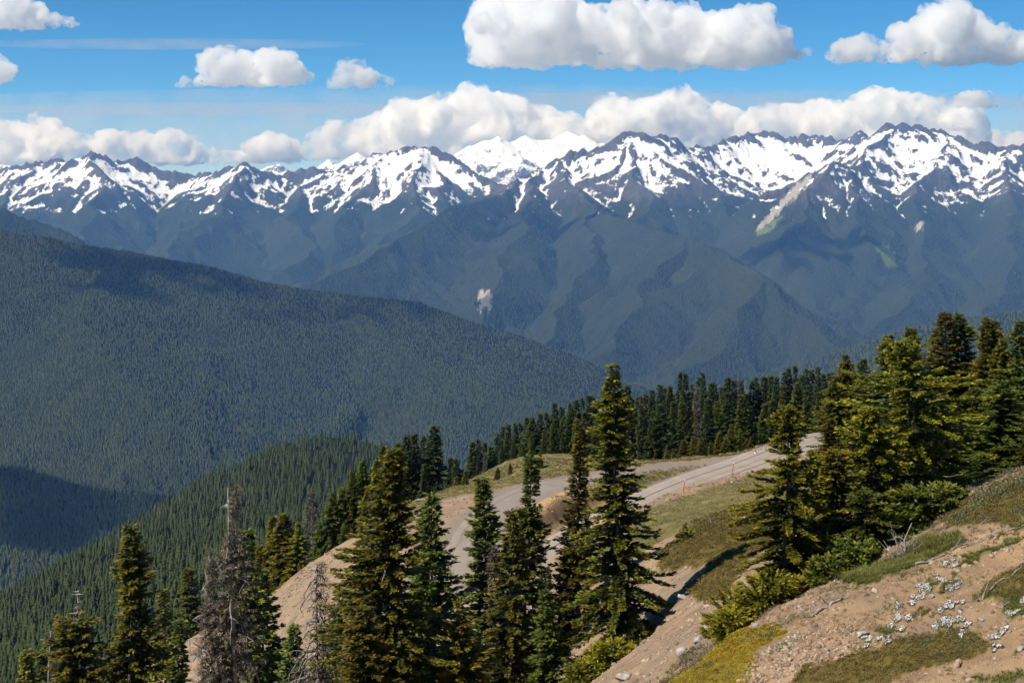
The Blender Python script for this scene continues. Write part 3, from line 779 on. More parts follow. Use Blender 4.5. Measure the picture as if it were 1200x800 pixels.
# ------------------------------------------------------------------ roads
def ribbon(path, offs, dz, closed_edges=True):
    t = np.gradient(path[:, :2], axis=0); t /= np.linalg.norm(t, axis=1)[:, None]
    nrm = np.stack([t[:, 1], -t[:, 0]], 1)
    rows = []
    for o_, z_ in zip(offs, dz):
        rows.append(np.column_stack([path[:, :2]+nrm*o_, path[:, 2]+z_]))
    v = np.stack(rows, 1).reshape(-1, 3)
    return v, grid_faces(len(offs), len(path))[:, ::-1]
m = N("asphalt_dusty", .9, .15)
n1 = m.noise(.35, 6, .6, stretch=(1, 1, 1)); n2 = m.noise(22, 4, .7)
m.col(m.mix(m.ramp(n2, [(.3, 0.), (.7, .5)]), m.ramp(n1, [(.3, (.30, .245, .200)), (.7, (.40, .33, .275))]), (.27, .225, .19))); m.bump(n2, .3, .02)
v, f = ribbon(road_p, [-RW-.5, -RW, -2, 0, 2, RW, RW+.5], [-.3, -.01, .02, .04, .02, -.01, -.3])
road = mesh_np("road", v, f, m.m, smooth=True); tag(road, kind='structure')
m = N("road_paint_white", .8, .2); n1 = m.noise(1.5, 5, .7); m.col(m.ramp(n1, [(.35, (.34, .30, .26)), (.65, (.58, .54, .49))])); PW_ = m.m
m = N("road_paint_yellow", .8, .2); n1 = m.noise(1.5, 5, .7); m.col(m.ramp(n1, [(.35, (.30, .24, .16)), (.65, (.50, .36, .14))])); PY_ = m.m
m = N("road_crack_seal", .8, .2); m.col((.07, .06, .055)); PC_ = m.m
for of, wd_, mt, nm in ((-3.35, .065, PW_, "edge_line"), (3.35, .065, PW_, "edge_line"), (-.16, .06, PY_, "centre_line"), (.16, .06, PY_, "centre_line"), (-1.75, .05, PC_, "sealed_crack"), (1.5, .05, PC_, "sealed_crack")):
    zc = .04-.01*abs(of)+.022 if abs(of) <= 2 else .02-.0158*(abs(of)-2)+.022
    v, f = ribbon(road_p, [of-wd_, of+wd_], [zc, zc])
    mesh_np(nm, v, f, mt, parent=road)
m = N("gravel_track", .95, .1)
n1 = m.noise(.5, 6, .6); n2 = m.noise(9, 4, .7)
m.col(m.mix(m.ramp(n2, [(.35, 0.), (.7, .6)]), m.ramp(n1, [(.3, (.215, .175, .142)), (.7, (.30, .245, .205))]), (.34, .285, .24))); m.bump(n2, .5, .04)
pr_ = pull_p[48:]; npp = len(pr_); tp = np.linspace(0, 1, npp)
wid = (.55+.45*sstep(0, .25, tp))[:, None]
t_ = np.gradient(pr_[:, :2], axis=0); t_ /= np.linalg.norm(t_, axis=1)[:, None]; nr_ = np.stack([t_[:, 1], -t_[:, 0]], 1)
v = np.stack([np.column_stack([pr_[:, :2]+nr_*o_*wid, pr_[:, 2]+z_]) for o_, z_ in [(-PW-.2, -.25), (-2.4, .03), (-1.5, -.01), (-.6, .05), (.6, .05), (1.5, -.01), (2.4, .03), (PW+.2, -.25)]], 1).reshape(-1, 3)
f = grid_faces(8, npp)[:, ::-1]
o = mesh_np("gravel_track", v, f, m.m, smooth=True); tag(o, kind='structure')

# ================================================================== TREES
def make_fir(h, R, fl, seed, dens=1.0, prof=.85, droop=.25, whorl=None, gaps=.12, top_bare=0., bottom=.03, lump=.35, lean=0., squash=1.0, dead=False, wfr=.40, flat=1.0, narrow_top=True):
    """conifer: returns crown (verts, quads, tip) and trunk (verts, quads, tris). fl = spray length in metres"""
    r = np.random.default_rng(seed)
    lean_d = r.uniform(0, 2*np.pi)
    def axis(z):
        t = z/h
        return np.stack([lean*h*t*t*math.cos(lean_d)+.012*h*np.sin(t*5+seed), lean*h*t*t*math.sin(lean_d)+.012*h*np.cos(t*4+seed*2), z], -1)
    zt = np.linspace(0, h, 9)
    tr = .0075*h+.03
    trunk = tube(axis(zt), np.maximum(tr*(1-zt/h)**.8*1.25, .012), 7)
    sp = whorl or max(.028*h, .16)
    V, T = [], []
    z = bottom*h+sp*r.random()
    ph = r.uniform(0, 6.28)
    zs = []
    while z < h*(1-top_bare):
        zs.append(z); z += sp*(.55+.6*(1-z/h))*r.uniform(.75, 1.25)
    # angular lobes make the outline irregular
    for z in zs:
        t = z/h
        base_len = R*(1-t)**prof*(.55+.45*min(1, t/.08+.5))+.012*h*(1-t**3)
        if narrow_top: base_len = base_len*(1-.2*max(0, t-.72)/.28)
        clump = 1+lump*float(perlin(np.array([t*7.+seed]), np.array([seed*.7]))[0])*1.6
        nb = max(5, int(round(r.uniform(6, 9)*(1-.3*t))))
        for k in range(nb):
            if r.random() < gaps: continue
            az = ph+k*2*np.pi/nb+r.normal(0, .25)
            side = 1+lump*float(perlin(np.array([math.cos(az)*1.2+seed+t*5]), np.array([math.sin(az)*1.2]))[0])*1.5
            L = max(min(base_len*clump*side*r.uniform(.7, 1.25), 1.35*base_len), .012*h)
            el0 = (.55*t-.15)+r.normal(0, .1)             # rises near the top, level below
            dr = droop*(1.15-t)*r.uniform(.6, 1.4)
            p0 = axis(np.array(z))
            n = max(5, int(L/(fl*.105)*dens))
            s = np.sort(r.uniform(.04, 1.0, n)**.85)
            ca, sa = math.cos(az), math.sin(az)
            hd = np.array([ca, sa, 0]); sd = np.array([-sa, ca, 0])
            bx = L*s; bz = L*(s*math.tan(el0)-dr*2*s*s+dr*1.1*s**4)
            c = p0+hd*bx[:, None]+np.array([0, 0, 1.])*bz[:, None]
            for sgn in (-1, 1):
                a = r.uniform(.35, 1.15, n)*sgn*(1-.55*s)
                up = r.normal(.06, .20, n)*flat-(.28 if dead else .05)
                l = fl*r.uniform(.7, 1.45, n)*(1.15-.45*s)
                d = hd*np.cos(a)[:, None]+sd*np.sin(a)[:, None]+np.array([0, 0, 1.])*up[:, None]
                if dead: d = d+r.normal(0, .45, d.shape)
                d /= np.linalg.norm(d, axis=1)[:, None]
                wdir = np.cross(d, np.array([0, 0, 1.])+r.normal(0, .38, (n, 3))); wdir /= np.linalg.norm(wdir, axis=1)[:, None]+1e-9
                ww = (l*wfr*r.uniform(.7, 1.3, n))[:, None]*.5
                j = r.normal(0, .10*fl, (n, 3))
                b0 = c+j; tip = b0+d*l[:, None]; mid = b0+d*(l*.55)[:, None]
                V.append(np.stack([b0, mid+wdir*ww, tip, mid-wdir*ww], 1))
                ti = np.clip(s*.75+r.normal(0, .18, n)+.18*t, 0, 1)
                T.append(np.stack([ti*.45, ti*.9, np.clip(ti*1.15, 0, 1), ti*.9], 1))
        ph += 1.3
    # leader
    n = int(10+8*dens)
    s = r.uniform(0, 1, n); c = axis(h*(1-.06*(1-s)))
    if top_bare == 0:
        d = r.normal(0, .5, (n, 3))+np.array([0, 0, .75]); d /= np.linalg.norm(d, axis=1)[:, None]
        wdir = np.cross(d, r.normal(0, 1, (n, 3))); wdir /= np.linalg.norm(wdir, axis=1)[:, None]
        l = fl*r.uniform(.5, 1.0, n)[:, None]
        V.append(np.stack([c, c+d*l*.5+wdir*l*wfr*.5, c+d*l, c+d*l*.5-wdir*l*wfr*.5], 1)); T.append(np.tile([.3, .6, .9, .6], (n, 1)))
    V = np.concatenate(V).reshape(-1, 3); T = np.concatenate(T).ravel()
    if squash != 1: V[:, 1] *= squash
    return V, np.arange(len(V)).reshape(-1, 4), T, trunk, axis

def crown_mesh(name, V, Q, T, mat): return mesh_np(name, V, Q, mat, dict(tip=T), link=False)
def trunk_mesh(tr, mat=None):
    v, f = join([tr]); return mesh_np("trunk", v, f, mat or M['bark'], link=False, smooth=True)

def limb(p0, az, L, el, r0, r, curl=.3, n=5):
    t = np.linspace(0, 1, n)[:, None]
    hd = np.array([math.cos(az), math.sin(az), 0]); sd = np.array([-math.sin(az), math.cos(az), 0])
    p = p0+hd*L*t+np.array([0, 0, 1.])*(L*t*math.tan(el)+curl*L*t*t)+sd*(r.normal(0, .12)*L*t*t)
    p = p+r.normal(0, .015*L, p.shape)*t
    return p, np.linspace(r0, r0*.3, n)

def plant_tree(name, label, cat, x, y, h, R, fl, seed, mat, group=None, z=None, bare_limbs=0, limb_top=0, cone_tips=0, trunkmat=None, **kw):
    z = near_hp(x, y)-.25 if z is None else z
    o = thing(name, label, cat, (x, y, z), group)
    V, Q, T, tr, ax = make_fir(h, R, fl, seed, **kw)
    child("trunk", trunk_mesh(tr, trunkmat), o)
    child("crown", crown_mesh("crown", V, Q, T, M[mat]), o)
    r = np.random.default_rng(seed+99)
    for k in range(bare_limbs):
        zz = h*(r.uniform(.25, .85) if k >= limb_top else r.uniform(.905, .995)); L = max(.05*h, R*(1-zz/h)*1.2*r.uniform(.6, 1.1)) if k >= limb_top else .022*h*r.uniform(.5, 1.3)
        p, rr = limb(ax(np.array(zz)), r.uniform(0, 6.28), L, r.normal(-.1, .3), .022*h/10+.008, r, .25)
        v, f = join([tube(p, rr, 5)])
        child("dead_branch", mesh_np("dead_branch", v, f, M['deadwood'], link=False, smooth=True), o)
    if cone_tips:
        # orange-brown young shoots at the branch ends
        tipq = np.nonzero(T.reshape(-1, 4)[:, 2] > .97)[0]; r.shuffle(tipq); tipq = tipq[:cone_tips]
        c = V.reshape(-1, 4, 3)[tipq, 2]; n = len(c)
        d = r.normal(0, 1, (n, 3)); d[:, 2] = np.abs(d[:, 2])+.3; d /= np.linalg.norm(d, axis=1)[:, None]
        wv = np.cross(d, r.normal(0, 1, (n, 3))); wv /= np.linalg.norm(wv, axis=1)[:, None]
        s_ = fl*.55
        vv = np.stack([c, c+d*s_*.5+wv*s_*.22, c+d*s_, c+d*s_*.5-wv*s_*.22], 1).reshape(-1, 3)
        q = child("young_shoots", mesh_np("young_shoots", vv, np.arange(len(vv)).reshape(-1, 4), M['leaf_cone'], dict(tip=np.tile([.4, .6, .8, .6], n)), link=False), o)
        tag(q, kind='stuff')
    return o

def by_top(u, v, Y):
    """ground point and height of a tree whose tip shows at photo pixel (u, v), distance Y"""
    t = P(u, v, Y); g = near_hp(t[0], Y)
    return t[0], Y, t[2]-g+.25


heroes = [
 # u, v, Y, half-width px, material, label, kwargs
 (722, 430, 70, 66, 'leaf_warm', "tallest fir of all, standing alone in front of the paved road with ragged layered branches", dict(seed=101, gaps=.10, lump=.42, droop=.30, bare_limbs=6, prof=.72, dens=1.15)),
 (682, 496, 84, 36, 'leaf_warm', "slim fir just left of the tallest fir, its foot by the road edge", dict(seed=102, gaps=.1, prof=.75, lump=.4)),
 (617, 535, 84, 50, 'leaf_green', "slender tipped fir in front of the orange cut bank, left of the road bend", dict(seed=103, bare_limbs=5, prof=.8, lump=.45, gaps=.16)),
 (597, 598, 78, 46, 'leaf_warm', "bare-trunked thin fir leaning against the fir in front of the orange bank", dict(seed=104, gaps=.28, bare_limbs=10, prof=.8)),
 (565, 560, 88, 48, 'leaf_green', "narrow fir standing against the grey gravel track", dict(seed=105, gaps=.14, lump=.4, prof=.78, bare_limbs=4)),
 (540, 705, 66, 46, 'leaf_bright', "low yellow-green fir at the foot of the narrow fir before the gravel track", dict(seed=106, prof=.8)),
 (512, 580, 82, 56, 'leaf_green', "dark green fir with pale trunk right of the broad bright fir, below the dirt bank", dict(seed=107, bare_limbs=7, gaps=.12, prof=.72)),
 (497, 598, 96, 26, 'leaf_warm', "small brownish fir tip in front of the dirt bank", dict(seed=108, gaps=.2)),
 (458, 526, 66, 82, 'leaf_warm', "broad bright olive fir, largest in the left half, in front of the bare slope", dict(seed=109, lump=.45, dens=1.15, prof=.72, bare_limbs=5)),
 (426, 588, 78, 36, 'leaf_green', "green fir tucked against the left side of the broad olive fir", dict(seed=110, prof=.78)),
 (425, 712, 62, 46, 'leaf_warm', "low spreading fir at the bottom under the broad olive fir", dict(seed=111, prof=.75)),
 (641, 690, 68, 34, 'leaf_green', "short dark fir low beside the scree, right of the bare-trunked thin fir", dict(seed=112, prof=.8)),
 (311, 664, 96, 38, 'leaf_green', "dark green fir just right of the big grey dead fir", dict(seed=113, prof=.8)),
 (346, 735, 76, 36, 'leaf_green', "small fir low at the bottom between the big dead fir and the white-limbed snag", dict(seed=114, prof=.8)),
 (396, 690, 92, 22, 'leaf_green', "small sparse fir tip right behind the white-limbed snag", dict(seed=115, gaps=.25)),
 (286, 622, 92, 34, 'leaf_warm', "olive fir half hidden behind the right of the big grey dead fir", dict(seed=116)),
 (149, 616, 64, 50, 'leaf_warm', "tall fir with a tufted club-shaped top standing out on the forested hillside", dict(seed=117, lump=.62, gaps=.14, bare_limbs=5, prof=.62, dens=1.1)),
 (192, 690, 150, 22, 'leaf_warm', "sparse fir with bare lower trunk just right of the club-topped fir", dict(seed=118, gaps=.3, bottom=.4)),
 (222, 668, 205, 26, 'leaf_green', "distant green fir on the left edge of the bare slope, behind the big dead fir", dict(seed=119, prof=.8)),
 (213, 728, 92, 24, 'leaf_green', "little thin fir between the club-topped fir and the big grey dead fir", dict(seed=120, gaps=.25)),
 (90, 690, 64, 46, 'leaf_warm', "fir with a dead bare spike for a top, left of the club-topped fir", dict(seed=121, top_bare=.09, bare_limbs=14, limb_top=11, prof=.6)),
 (29, 762, 68, 30, 'leaf_warm', "leftmost little fir top at the bottom corner", dict(seed=122)),
 (46, 764, 72, 28, 'leaf_green', "second little fir top from the bottom left corner", dict(seed=123)),
]
for (u, v, Y, hw, mt, lab, kw) in heroes:
    x, y, h = by_top(u, v, Y)
    kw = dict(kw); sd = kw.pop('seed')
    vb = VH-F*near_hp(x, y)/y
    t_ = 1-(min(vb, 805)-v)/(vb-v)
    R = px(hw, Y)*(1.0 if u == 722 else .9 if u > 250 else .78)/max(.45, (1-t_)**kw.get('prof', .85))
    plant_tree("fir_tree", lab, "fir tree", x, y, h, R, px(7.2, Y), sd, mt, "firs on the slope below the viewpoint", whorl=px(7.5, Y), **kw)

# ---- standing dead trees
def make_snag(name, label, u, v, Y, hw, seed, nb, dense_crown, twin=None, mat_tip='leaf_dead', fork=True):
    x, y, h = by_top(u, v, Y)
    o = thing(name, label, "dead tree", (x, y, near_hp(x, y)-.25), "dead trees on the slope")
    r = np.random.default_rng(seed)
    R = px(hw, Y)*(1 if nb < 60 else .9)
    zt = np.linspace(0, h, 10)
    ax = np.column_stack([.01*h*np.sin(zt/h*5+seed), .01*h*np.cos(zt/h*4), zt])
    parts = [tube(ax, np.maximum((.010*h+.03)*(1-zt/h)**.8, .02), 8)]
    stems = [(ax, h, np.zeros(2))]
    if twin:
        du, dv = twin
        ht = h-px(dv-v, Y); off = np.array([px(du-u, Y), -.4])
        tt = np.linspace(0, 1, 8); st = h*.45
        a2 = np.column_stack([off[0]*np.minimum(1, tt*2.2), off[1]*tt, st+(ht-st)*tt])
        parts.append(tube(a2, np.maximum((.007*h)*(1-tt), .02), 6)); stems.append((a2, ht, off))
    v_, f_ = join(parts)
    child("trunk", mesh_np("trunk", v_, f_, M['deadwood'], link=False, smooth=True), o)
    for (a, ht, off) in stems:
        n = nb if a is ax else nb//2
        z0 = .12*h if a is ax else a[0, 2]+.15*(ht-a[0, 2])
        for k in range(n):
            zz = z0+(ht*.99-z0)*((k+r.random())/n)
            p0 = np.array([np.interp(zz, a[:, 2], a[:, i]) for i in range(3)])
            L = (R*(1-zz/ht)**.8+.02*h)*r.uniform(.35, 1.2)
            p, rr = limb(p0, r.uniform(0, 6.28), L, r.normal(.08, .38), (.018+.002*h)*(1.5 if nb > 60 else 1), r, r.uniform(-1.5, .1), 6)
            pr = [tube(p, rr, 5)]
            for q in range(int(r.integers(3, 6)) if fork else 1):
                i = int(r.integers(2, 6)) if len(p) > 5 else 2
                p2, r2 = limb(p[min(i, 5)], r.uniform(0, 6.28), L*r.uniform(.2, .45), r.normal(-.3, .4), .012+.0006*h, r, -.5, 4)
                pr.append(tube(p2, r2, 4))
            v_, f_ = join(pr)
            child("branch", mesh_np("branch", v_, f_, M['deadwood'], link=False, smooth=True), o)
    if dense_crown:
        Vs, Ts = [], []
        for (a, ht, off) in stems:
            V, Q, T, tr_, _ = make_fir(ht, R*(1 if a is ax else .45), px(5.5, Y), seed+3, dead=True, prof=.8, droop=.65, gaps=.12, whorl=px(7, Y), lump=.6, dens=dense_crown, wfr=.16, bottom=.03 if a is ax else .5)
            V = V+np.array([off[0], off[1], 0]); Vs.append(V); Ts.append(T)
        V = np.vstack(Vs); T = np.concatenate(Ts)
        child("dead_twigs", crown_mesh("dead_twigs", V, np.arange(len(V)).reshape(-1, 4), T, M[mat_tip]), o)
    return o
make_snag("dead_fir", "big grey dead fir with two spires and matted drooping twigs, bottom left of centre", 272, 570, 62, 62, 301, 34, .9, twin=(247, 648))
make_snag("dead_fir", "bleached white-limbed snag with crooked hanging branches before the bare slope", 374, 658, 72, 66, 302, 95, .4)
make_snag("dead_fir", "small grey dead fir in the bottom left corner beside the spike-topped fir", 60, 738, 66, 30, 303, 22, .45)
make_snag("dead_fir", "thin grey dead fir among the yellowish firs on the far edge of the bare slope", 366, 576, 190, 16, 304, 14, .6, fork=False)
make_snag("dead_fir", "short dark dead fir behind the narrow fir, against the gravel track", 583, 640, 86, 15, 305, 14, .5)

# ---- fir variants shared by copies (unit height 10 m)
def variants(n, seed, R, fl, **kw):
    out = []
    for i in range(n):
        V, Q, T, tr, _ = make_fir(10, R*(0.85+.3*((i*.37) % 1)), fl, seed+i, **kw)
        out.append((V, Q, T, tr))
    return out
def mesh_variants(vs, mat):
    return [(crown_mesh("crown", V, Q, T, M[mat]), trunk_mesh(tr)) for V, Q, T, tr in vs]
rr = np.random.default_rng(77)
def put(var, x, y, h, wide, label, group, z=None, cat="fir tree", name="fir_tree", dz=.2):
    z = near_hp(x, y)-dz if z is None else z
    o = thing(name, label, cat, (x, y, z), group, rr.uniform(0, 6.28))
    o.scale = (h/10*wide, h/10*wide, h/10)
    child("trunk", var[1], o); child("crown", var[0], o)
    return o

vr = variants(7, 400, 2.0, .5, whorl=.40, prof=.95, lump=.35, gaps=.1, wfr=.4)
ridge_dark = mesh_variants(vr, 'leaf_dark'); ridge_green = mesh_variants(vr[:5], 'leaf_green'); ridge_warm = mesh_variants(vr[2:7], 'leaf_warm')

# treeline behind the road
TU = [528, 545, 556, 575, 590, 608, 620, 628, 645, 660, 680, 705, 725, 745, 760, 772, 783, 797, 812, 826, 838, 850, 858, 870, 884, 900, 916, 928, 940, 953, 966, 985, 1010, 1040]
TV = [534, 540, 516, 512, 499, 495, 488, 489, 473, 470, 465, 460, 455, 450, 456, 446, 447, 437, 442, 438, 445, 436, 437, 447, 443, 437, 431, 425, 427, 430, 433, 440, 440, 440]
u = 528.
while u < 1012:
    v = np.interp(u, TU, TV)+abs(rr.normal(0, 7))
    Y = rr.uniform(238, 264)
    x, y, h = by_top(u, v, Y)
    h = min(max(h, 4), 19)
    put(ridge_dark[int(rr.integers(7))], x, y, h, rr.uniform(.75, 1.1)*11/h, ("dark fir at the left end of the dense row, beyond the grass bank" if u < 602 else "tall dark fir of the dense row, left of the slim fir" if u < 672 else "tall dark fir of the dense row showing right behind the tallest fir" if u < 762 else "tall dark fir of the dense row above the red stakes" if u < 872 else "dark fir at the right end of the dense row, where the road vanishes"), "dark firs in the row behind the road")
    u += rr.uniform(4.5, 8.5)
u = 535.
while u < 990:
    v = np.interp(u, TU, TV)+rr.uniform(16, 42)
    Y = rr.uniform(222, 240)
    x, y, h = by_top(u, v, Y); 
    if h > 2.5:
        put((ridge_green+ridge_dark)[int(rr.integers(12))], x, y, min(h, 14), rr.uniform(.85, 1.2), "mid-height green fir in front of the tall dark row behind the road", "green firs in front of the dark row")
    u += rr.uniform(9, 17)
grey_v = mesh_variants(variants(3, 480, 1.0, .5, whorl=.6, prof=.9, gaps=.3, dead=True, wfr=.16, droop=.6), 'leaf_dead')
for (u, v, lab) in [(753, 462, "grey dead fir just right of the tallest fir in the dark row"), (869, 446, "thin grey dead fir at the right part of the dark row"), (818, 452, "grey dead fir above the stakes in the dark row"), (736, 478, "low grey dead fir behind the tallest fir's right side"), (934, 450, "grey dead fir near the right end of the dark row"), (568, 530, "short bare grey dead fir at the left end of the dark row")]:
    x, y, h = by_top(u, v, 236)
    put(grey_v[int(rr.integers(3))], x, y, max(h, 4), 1., lab, "grey dead firs in the dark row", cat="dead tree", name="dead_fir")
for (u, v, Y) in [(583, 548, 205), (598, 543, 206), (622, 520, 208), (633, 530, 205), (768, 528, 214), (781, 524, 215), (800, 516, 216), (812, 512, 216), (822, 514, 218), (833, 520, 217), (842, 508, 219), (856, 498, 220), (868, 505, 220), (880, 512, 222), (545, 552, 203), (535, 559, 202), (748, 530, 213), (790, 526, 214), (850, 515, 218)]:
    x, y, h = by_top(u, v, Y)
    put(ridge_warm[int(rr.integers(5))], x, y, max(h, 1.2), rr.uniform(1.2, 1.6) if h < 5 else 1.1, "small yellow-green fir on the grass edge at the foot of the dark row", "small firs along the grass bank")

# knot of dark firs on the left end of the bank, one label each by its place in the knot
for (u, v, Y, wd_, lab) in [(507, 500, 189, 1.25, "tallest and rightmost dark fir of the knot at the left end of the bank"), (497, 512, 193, .9, "dark fir touching the tallest one in the knot at the left end of the bank"), (487, 510, 190, .9, "middle dark fir of the knot at the left end of the grass bank"), (476, 512, 188, 1., "leftmost tall dark fir of the knot at the left end of the bank"), (497, 545, 184, 1.0, "short fir in front of the knot of dark firs at the left bank end")]:
    x, y, h = by_top(u, v, Y)
    put(ridge_dark[int(rr.integers(7))], x, y, h, wd_, lab, "knot of dark firs at the left end of the bank")
vw = variants(5, 450, 2.3, .42, whorl=.30, prof=.7, lump=.5, gaps=.1, wfr=.42, dens=1.1)
side_warm = mesh_variants(vw, 'leaf_bright'); side_green = mesh_variants(vw, 'leaf_green')
for (u, v, Y, wd_, mt, lab) in [
 (319, 606, 196, 1.0, 0, "leftmost yellowish fir of the cluster on the far edge of the bare slope"),
 (333, 602, 191, 1.3, 0, "broad flat-topped yellow-olive fir on the far edge of the bare slope"),
 (349, 612, 190, 1.0, 0, "bright yellow-green fir right of the flat-topped one on the slope edge"),
 (305, 640, 196, 1.1, 0, "low olive fir at the left foot of the flat-topped yellowish fir"),
 (389, 577, 187, 1.0, 1, "green fir right of the thin grey dead fir on the slope edge"),
 (401, 571, 188, .9, 0, "yellow-green fir beside a grey-green one, high on the slope edge"),
 (413, 553, 188, .9, 1, "grey-green pointed fir behind the yellow-green ones on the slope edge"),
 (425, 540, 190, .8, 1, "dark narrow fir rising left of the broad olive fir's tip"),
 (441, 540, 180, 1.1, 0, "olive fir half hidden behind the left shoulder of the broad olive fir"),
 (430, 575, 176, 1.0, 0, "bushy olive fir low behind the left side of the broad olive fir"),
 (449, 524, 192, .8, 1, "slim dark fir whose tip shows just left of the broad fir's top"),
 (466, 520, 192, .8, 1, "slim dark fir whose tip shows just right of the broad fir's top"),
 (375, 612, 188, 1.2, 1, "short bushy green fir under the thin grey dead fir on the slope edge"),
 (404, 612, 184, 1.4, 1, "squat green shrub-like fir at the upper end of the bare slope edge"),
 (240, 705, 205, 1.0, 1, "small green fir on the slope edge behind the big grey dead fir"),
 ]:
    x, y, h = by_top(u, v, Y)
    put((side_warm if mt == 0 else side_green)[int(rr.integers(5))], x, y, max(h, 2), wd_, lab, "firs along the far edge of the bare slope")

# grove on the right behind the slope's skyline
vg = variants(6, 500, 2.9, .22, whorl=.22, prof=.72, lump=.45, gaps=.1, wfr=.4, dens=1.0)
grove_warm = mesh_variants(vg, 'leaf_warm'); grove_green = mesh_variants(vg, 'leaf_green'); grove_dark = mesh_variants(vg[:3], 'leaf_dark')
for (u, v, Y, wd_, mt, lab) in [
 (992, 417, 88, .9, 0, "leftmost pointed fir of the right-hand grove, in front of the dark row"),
 (980, 442, 84, .9, 0, "shorter fir leaning on the leftmost pointed fir of the grove"),
 (1013, 422, 92, .9, 1, "slim fir between the leftmost grove fir and the dark pointed one"),
 (1042, 394, 84, 1.15, 0, "neat dark-olive pointed fir standing apart in the left of the grove"),
 (1064, 387, 80, .9, 0, "left one of two adjoining fir spires behind the big leaning fir"),
 (1071, 385, 82, .9, 0, "right one of two adjoining fir spires behind the big leaning fir"),
 (1093, 392, 84, .8, 0, "thin fir left of the tallest double-topped pair in the grove"),
 (1110, 369, 76, 1.25, 0, "tallest fir of the grove, left of the double-topped pair"),
 (1123, 368, 77, 1.15, 1, "second of the two tallest adjoining firs in the grove"),
 (1157, 374, 74, 1.1, 0, "broad many-tipped fir right of the tallest pair in the grove"),
 (1166, 378, 75, .9, 0, "fir tip joined to the broad many-tipped fir in the grove"),
 (1174, 398, 70, .9, 0, "olive fir in front of the many-tipped fir in the grove"),
 (1198, 378, 68, 1.2, 1, "green fir cut by the right frame edge in the grove"),
 (1224, 392, 66, 1.2, 1, "rightmost grove fir mostly outside the frame"),
 (1143, 455, 64, 1.5, 1, "wide green fir low in the grove under the tallest pair"),
 (1178, 448, 60, 1.6, 1, "wide bright green fir low at the right end of the grove"),
 (1100, 450, 66, 1.4, 0, "dull olive fir low in the grove behind the big leaning fir"),
 (1004, 478, 80, 1.4, 1, "blue-green bushy fir low at the left of the grove"),
 (975, 492, 78, 1.4, 0, "dull bushy fir at the grove's left foot by the road end"),
 (1030, 470, 72, 1.3, 2, "dark bushy fir in the middle of the grove below the neat pointed one"),
 (1215, 470, 58, 1.5, 1, "low green fir at the frame edge above the heather slope"),
 ]:
    x, y, h = by_top(u, v, Y)
    put((grove_warm, grove_green, grove_dark)[mt][int(rr.integers(6 if mt < 2 else 3))], x, y, h, wd_, lab, "firs of the right-hand grove")

# clump on the near slope
for (u, v, Y, hw, mt, lab, kw) in [
 (921, 476, 45.5, 78, 'leaf_bright', "upright fir with orange shoots and bare trunk foot, leftmost of the near clump", dict(seed=601, bottom=.10, prof=.62, bare_limbs=3, cone_tips=160, dens=1.4, lump=.45)),
 (1066, 400, 52, 125, 'leaf_bright', "big sprawling fir with bare grey limbs in the middle of the near clump", dict(seed=602, prof=.62, lean=.05, bare_limbs=12, cone_tips=160, lump=.6)),
 (1020, 478, 50, 78, 'leaf_bright', "yellowish fir in front of the big sprawling fir in the near clump", dict(seed=603, prof=.65, bare_limbs=4, cone_tips=80)),
 (982, 530, 47.5, 66, 'leaf_bright', "rounded low fir beside the upright fir with orange shoots", dict(seed=604, prof=.55, cone_tips=60, dens=1.3)),
 (953, 528, 48.5, 62, 'leaf_warm', "small fir tucked behind the upright fir with orange shoots", dict(seed=605, prof=.65, dens=1.3)),
 (1098, 462, 55, 76, 'leaf_green', "shaded fir on the right flank of the big sprawling fir", dict(seed=606, prof=.7, bare_limbs=6)),
 (1012, 575, 45.5, 60, 'leaf_green', "low spreading fir with shaded skirt at the front foot of the clump", dict(seed=607, prof=.5)),
 (1065, 575, 47, 52, 'leaf_green', "low fir skirt near the grey dead shrub", dict(seed=608, prof=.5, bare_limbs=5)),
 (1112, 573, 49.5, 42, 'leaf_green', "low dark bough-like fir jutting right from the clump over the slope", dict(seed=609, prof=.5)),
 (803, 618, 88, 15, 'leaf_bright', "lone small bright green fir on the heather bank above the scree", dict(seed=610, prof=.6, lump=.2)),
 (640, 668, 93, 22, 'leaf_green', "low green fir bush at the crest beside the slim fir, by the road", dict(seed=611, prof=.5)),
 (664, 640, 91, 18, 'leaf_warm', "small yellowish fir at the foot of the slim fir by the road", dict(seed=612, prof=.6)),
 ]:
    x, y, h = by_top(u, v, Y)
    kw = dict(kw); sd = kw.pop('seed')
    plant_tree("fir_tree", lab, "fir tree", x, y, max(h, .8), px(hw, Y), px(6.5, Y), sd, mt, "firs of the near clump", whorl=px(8, Y), gaps=.08, **kw)

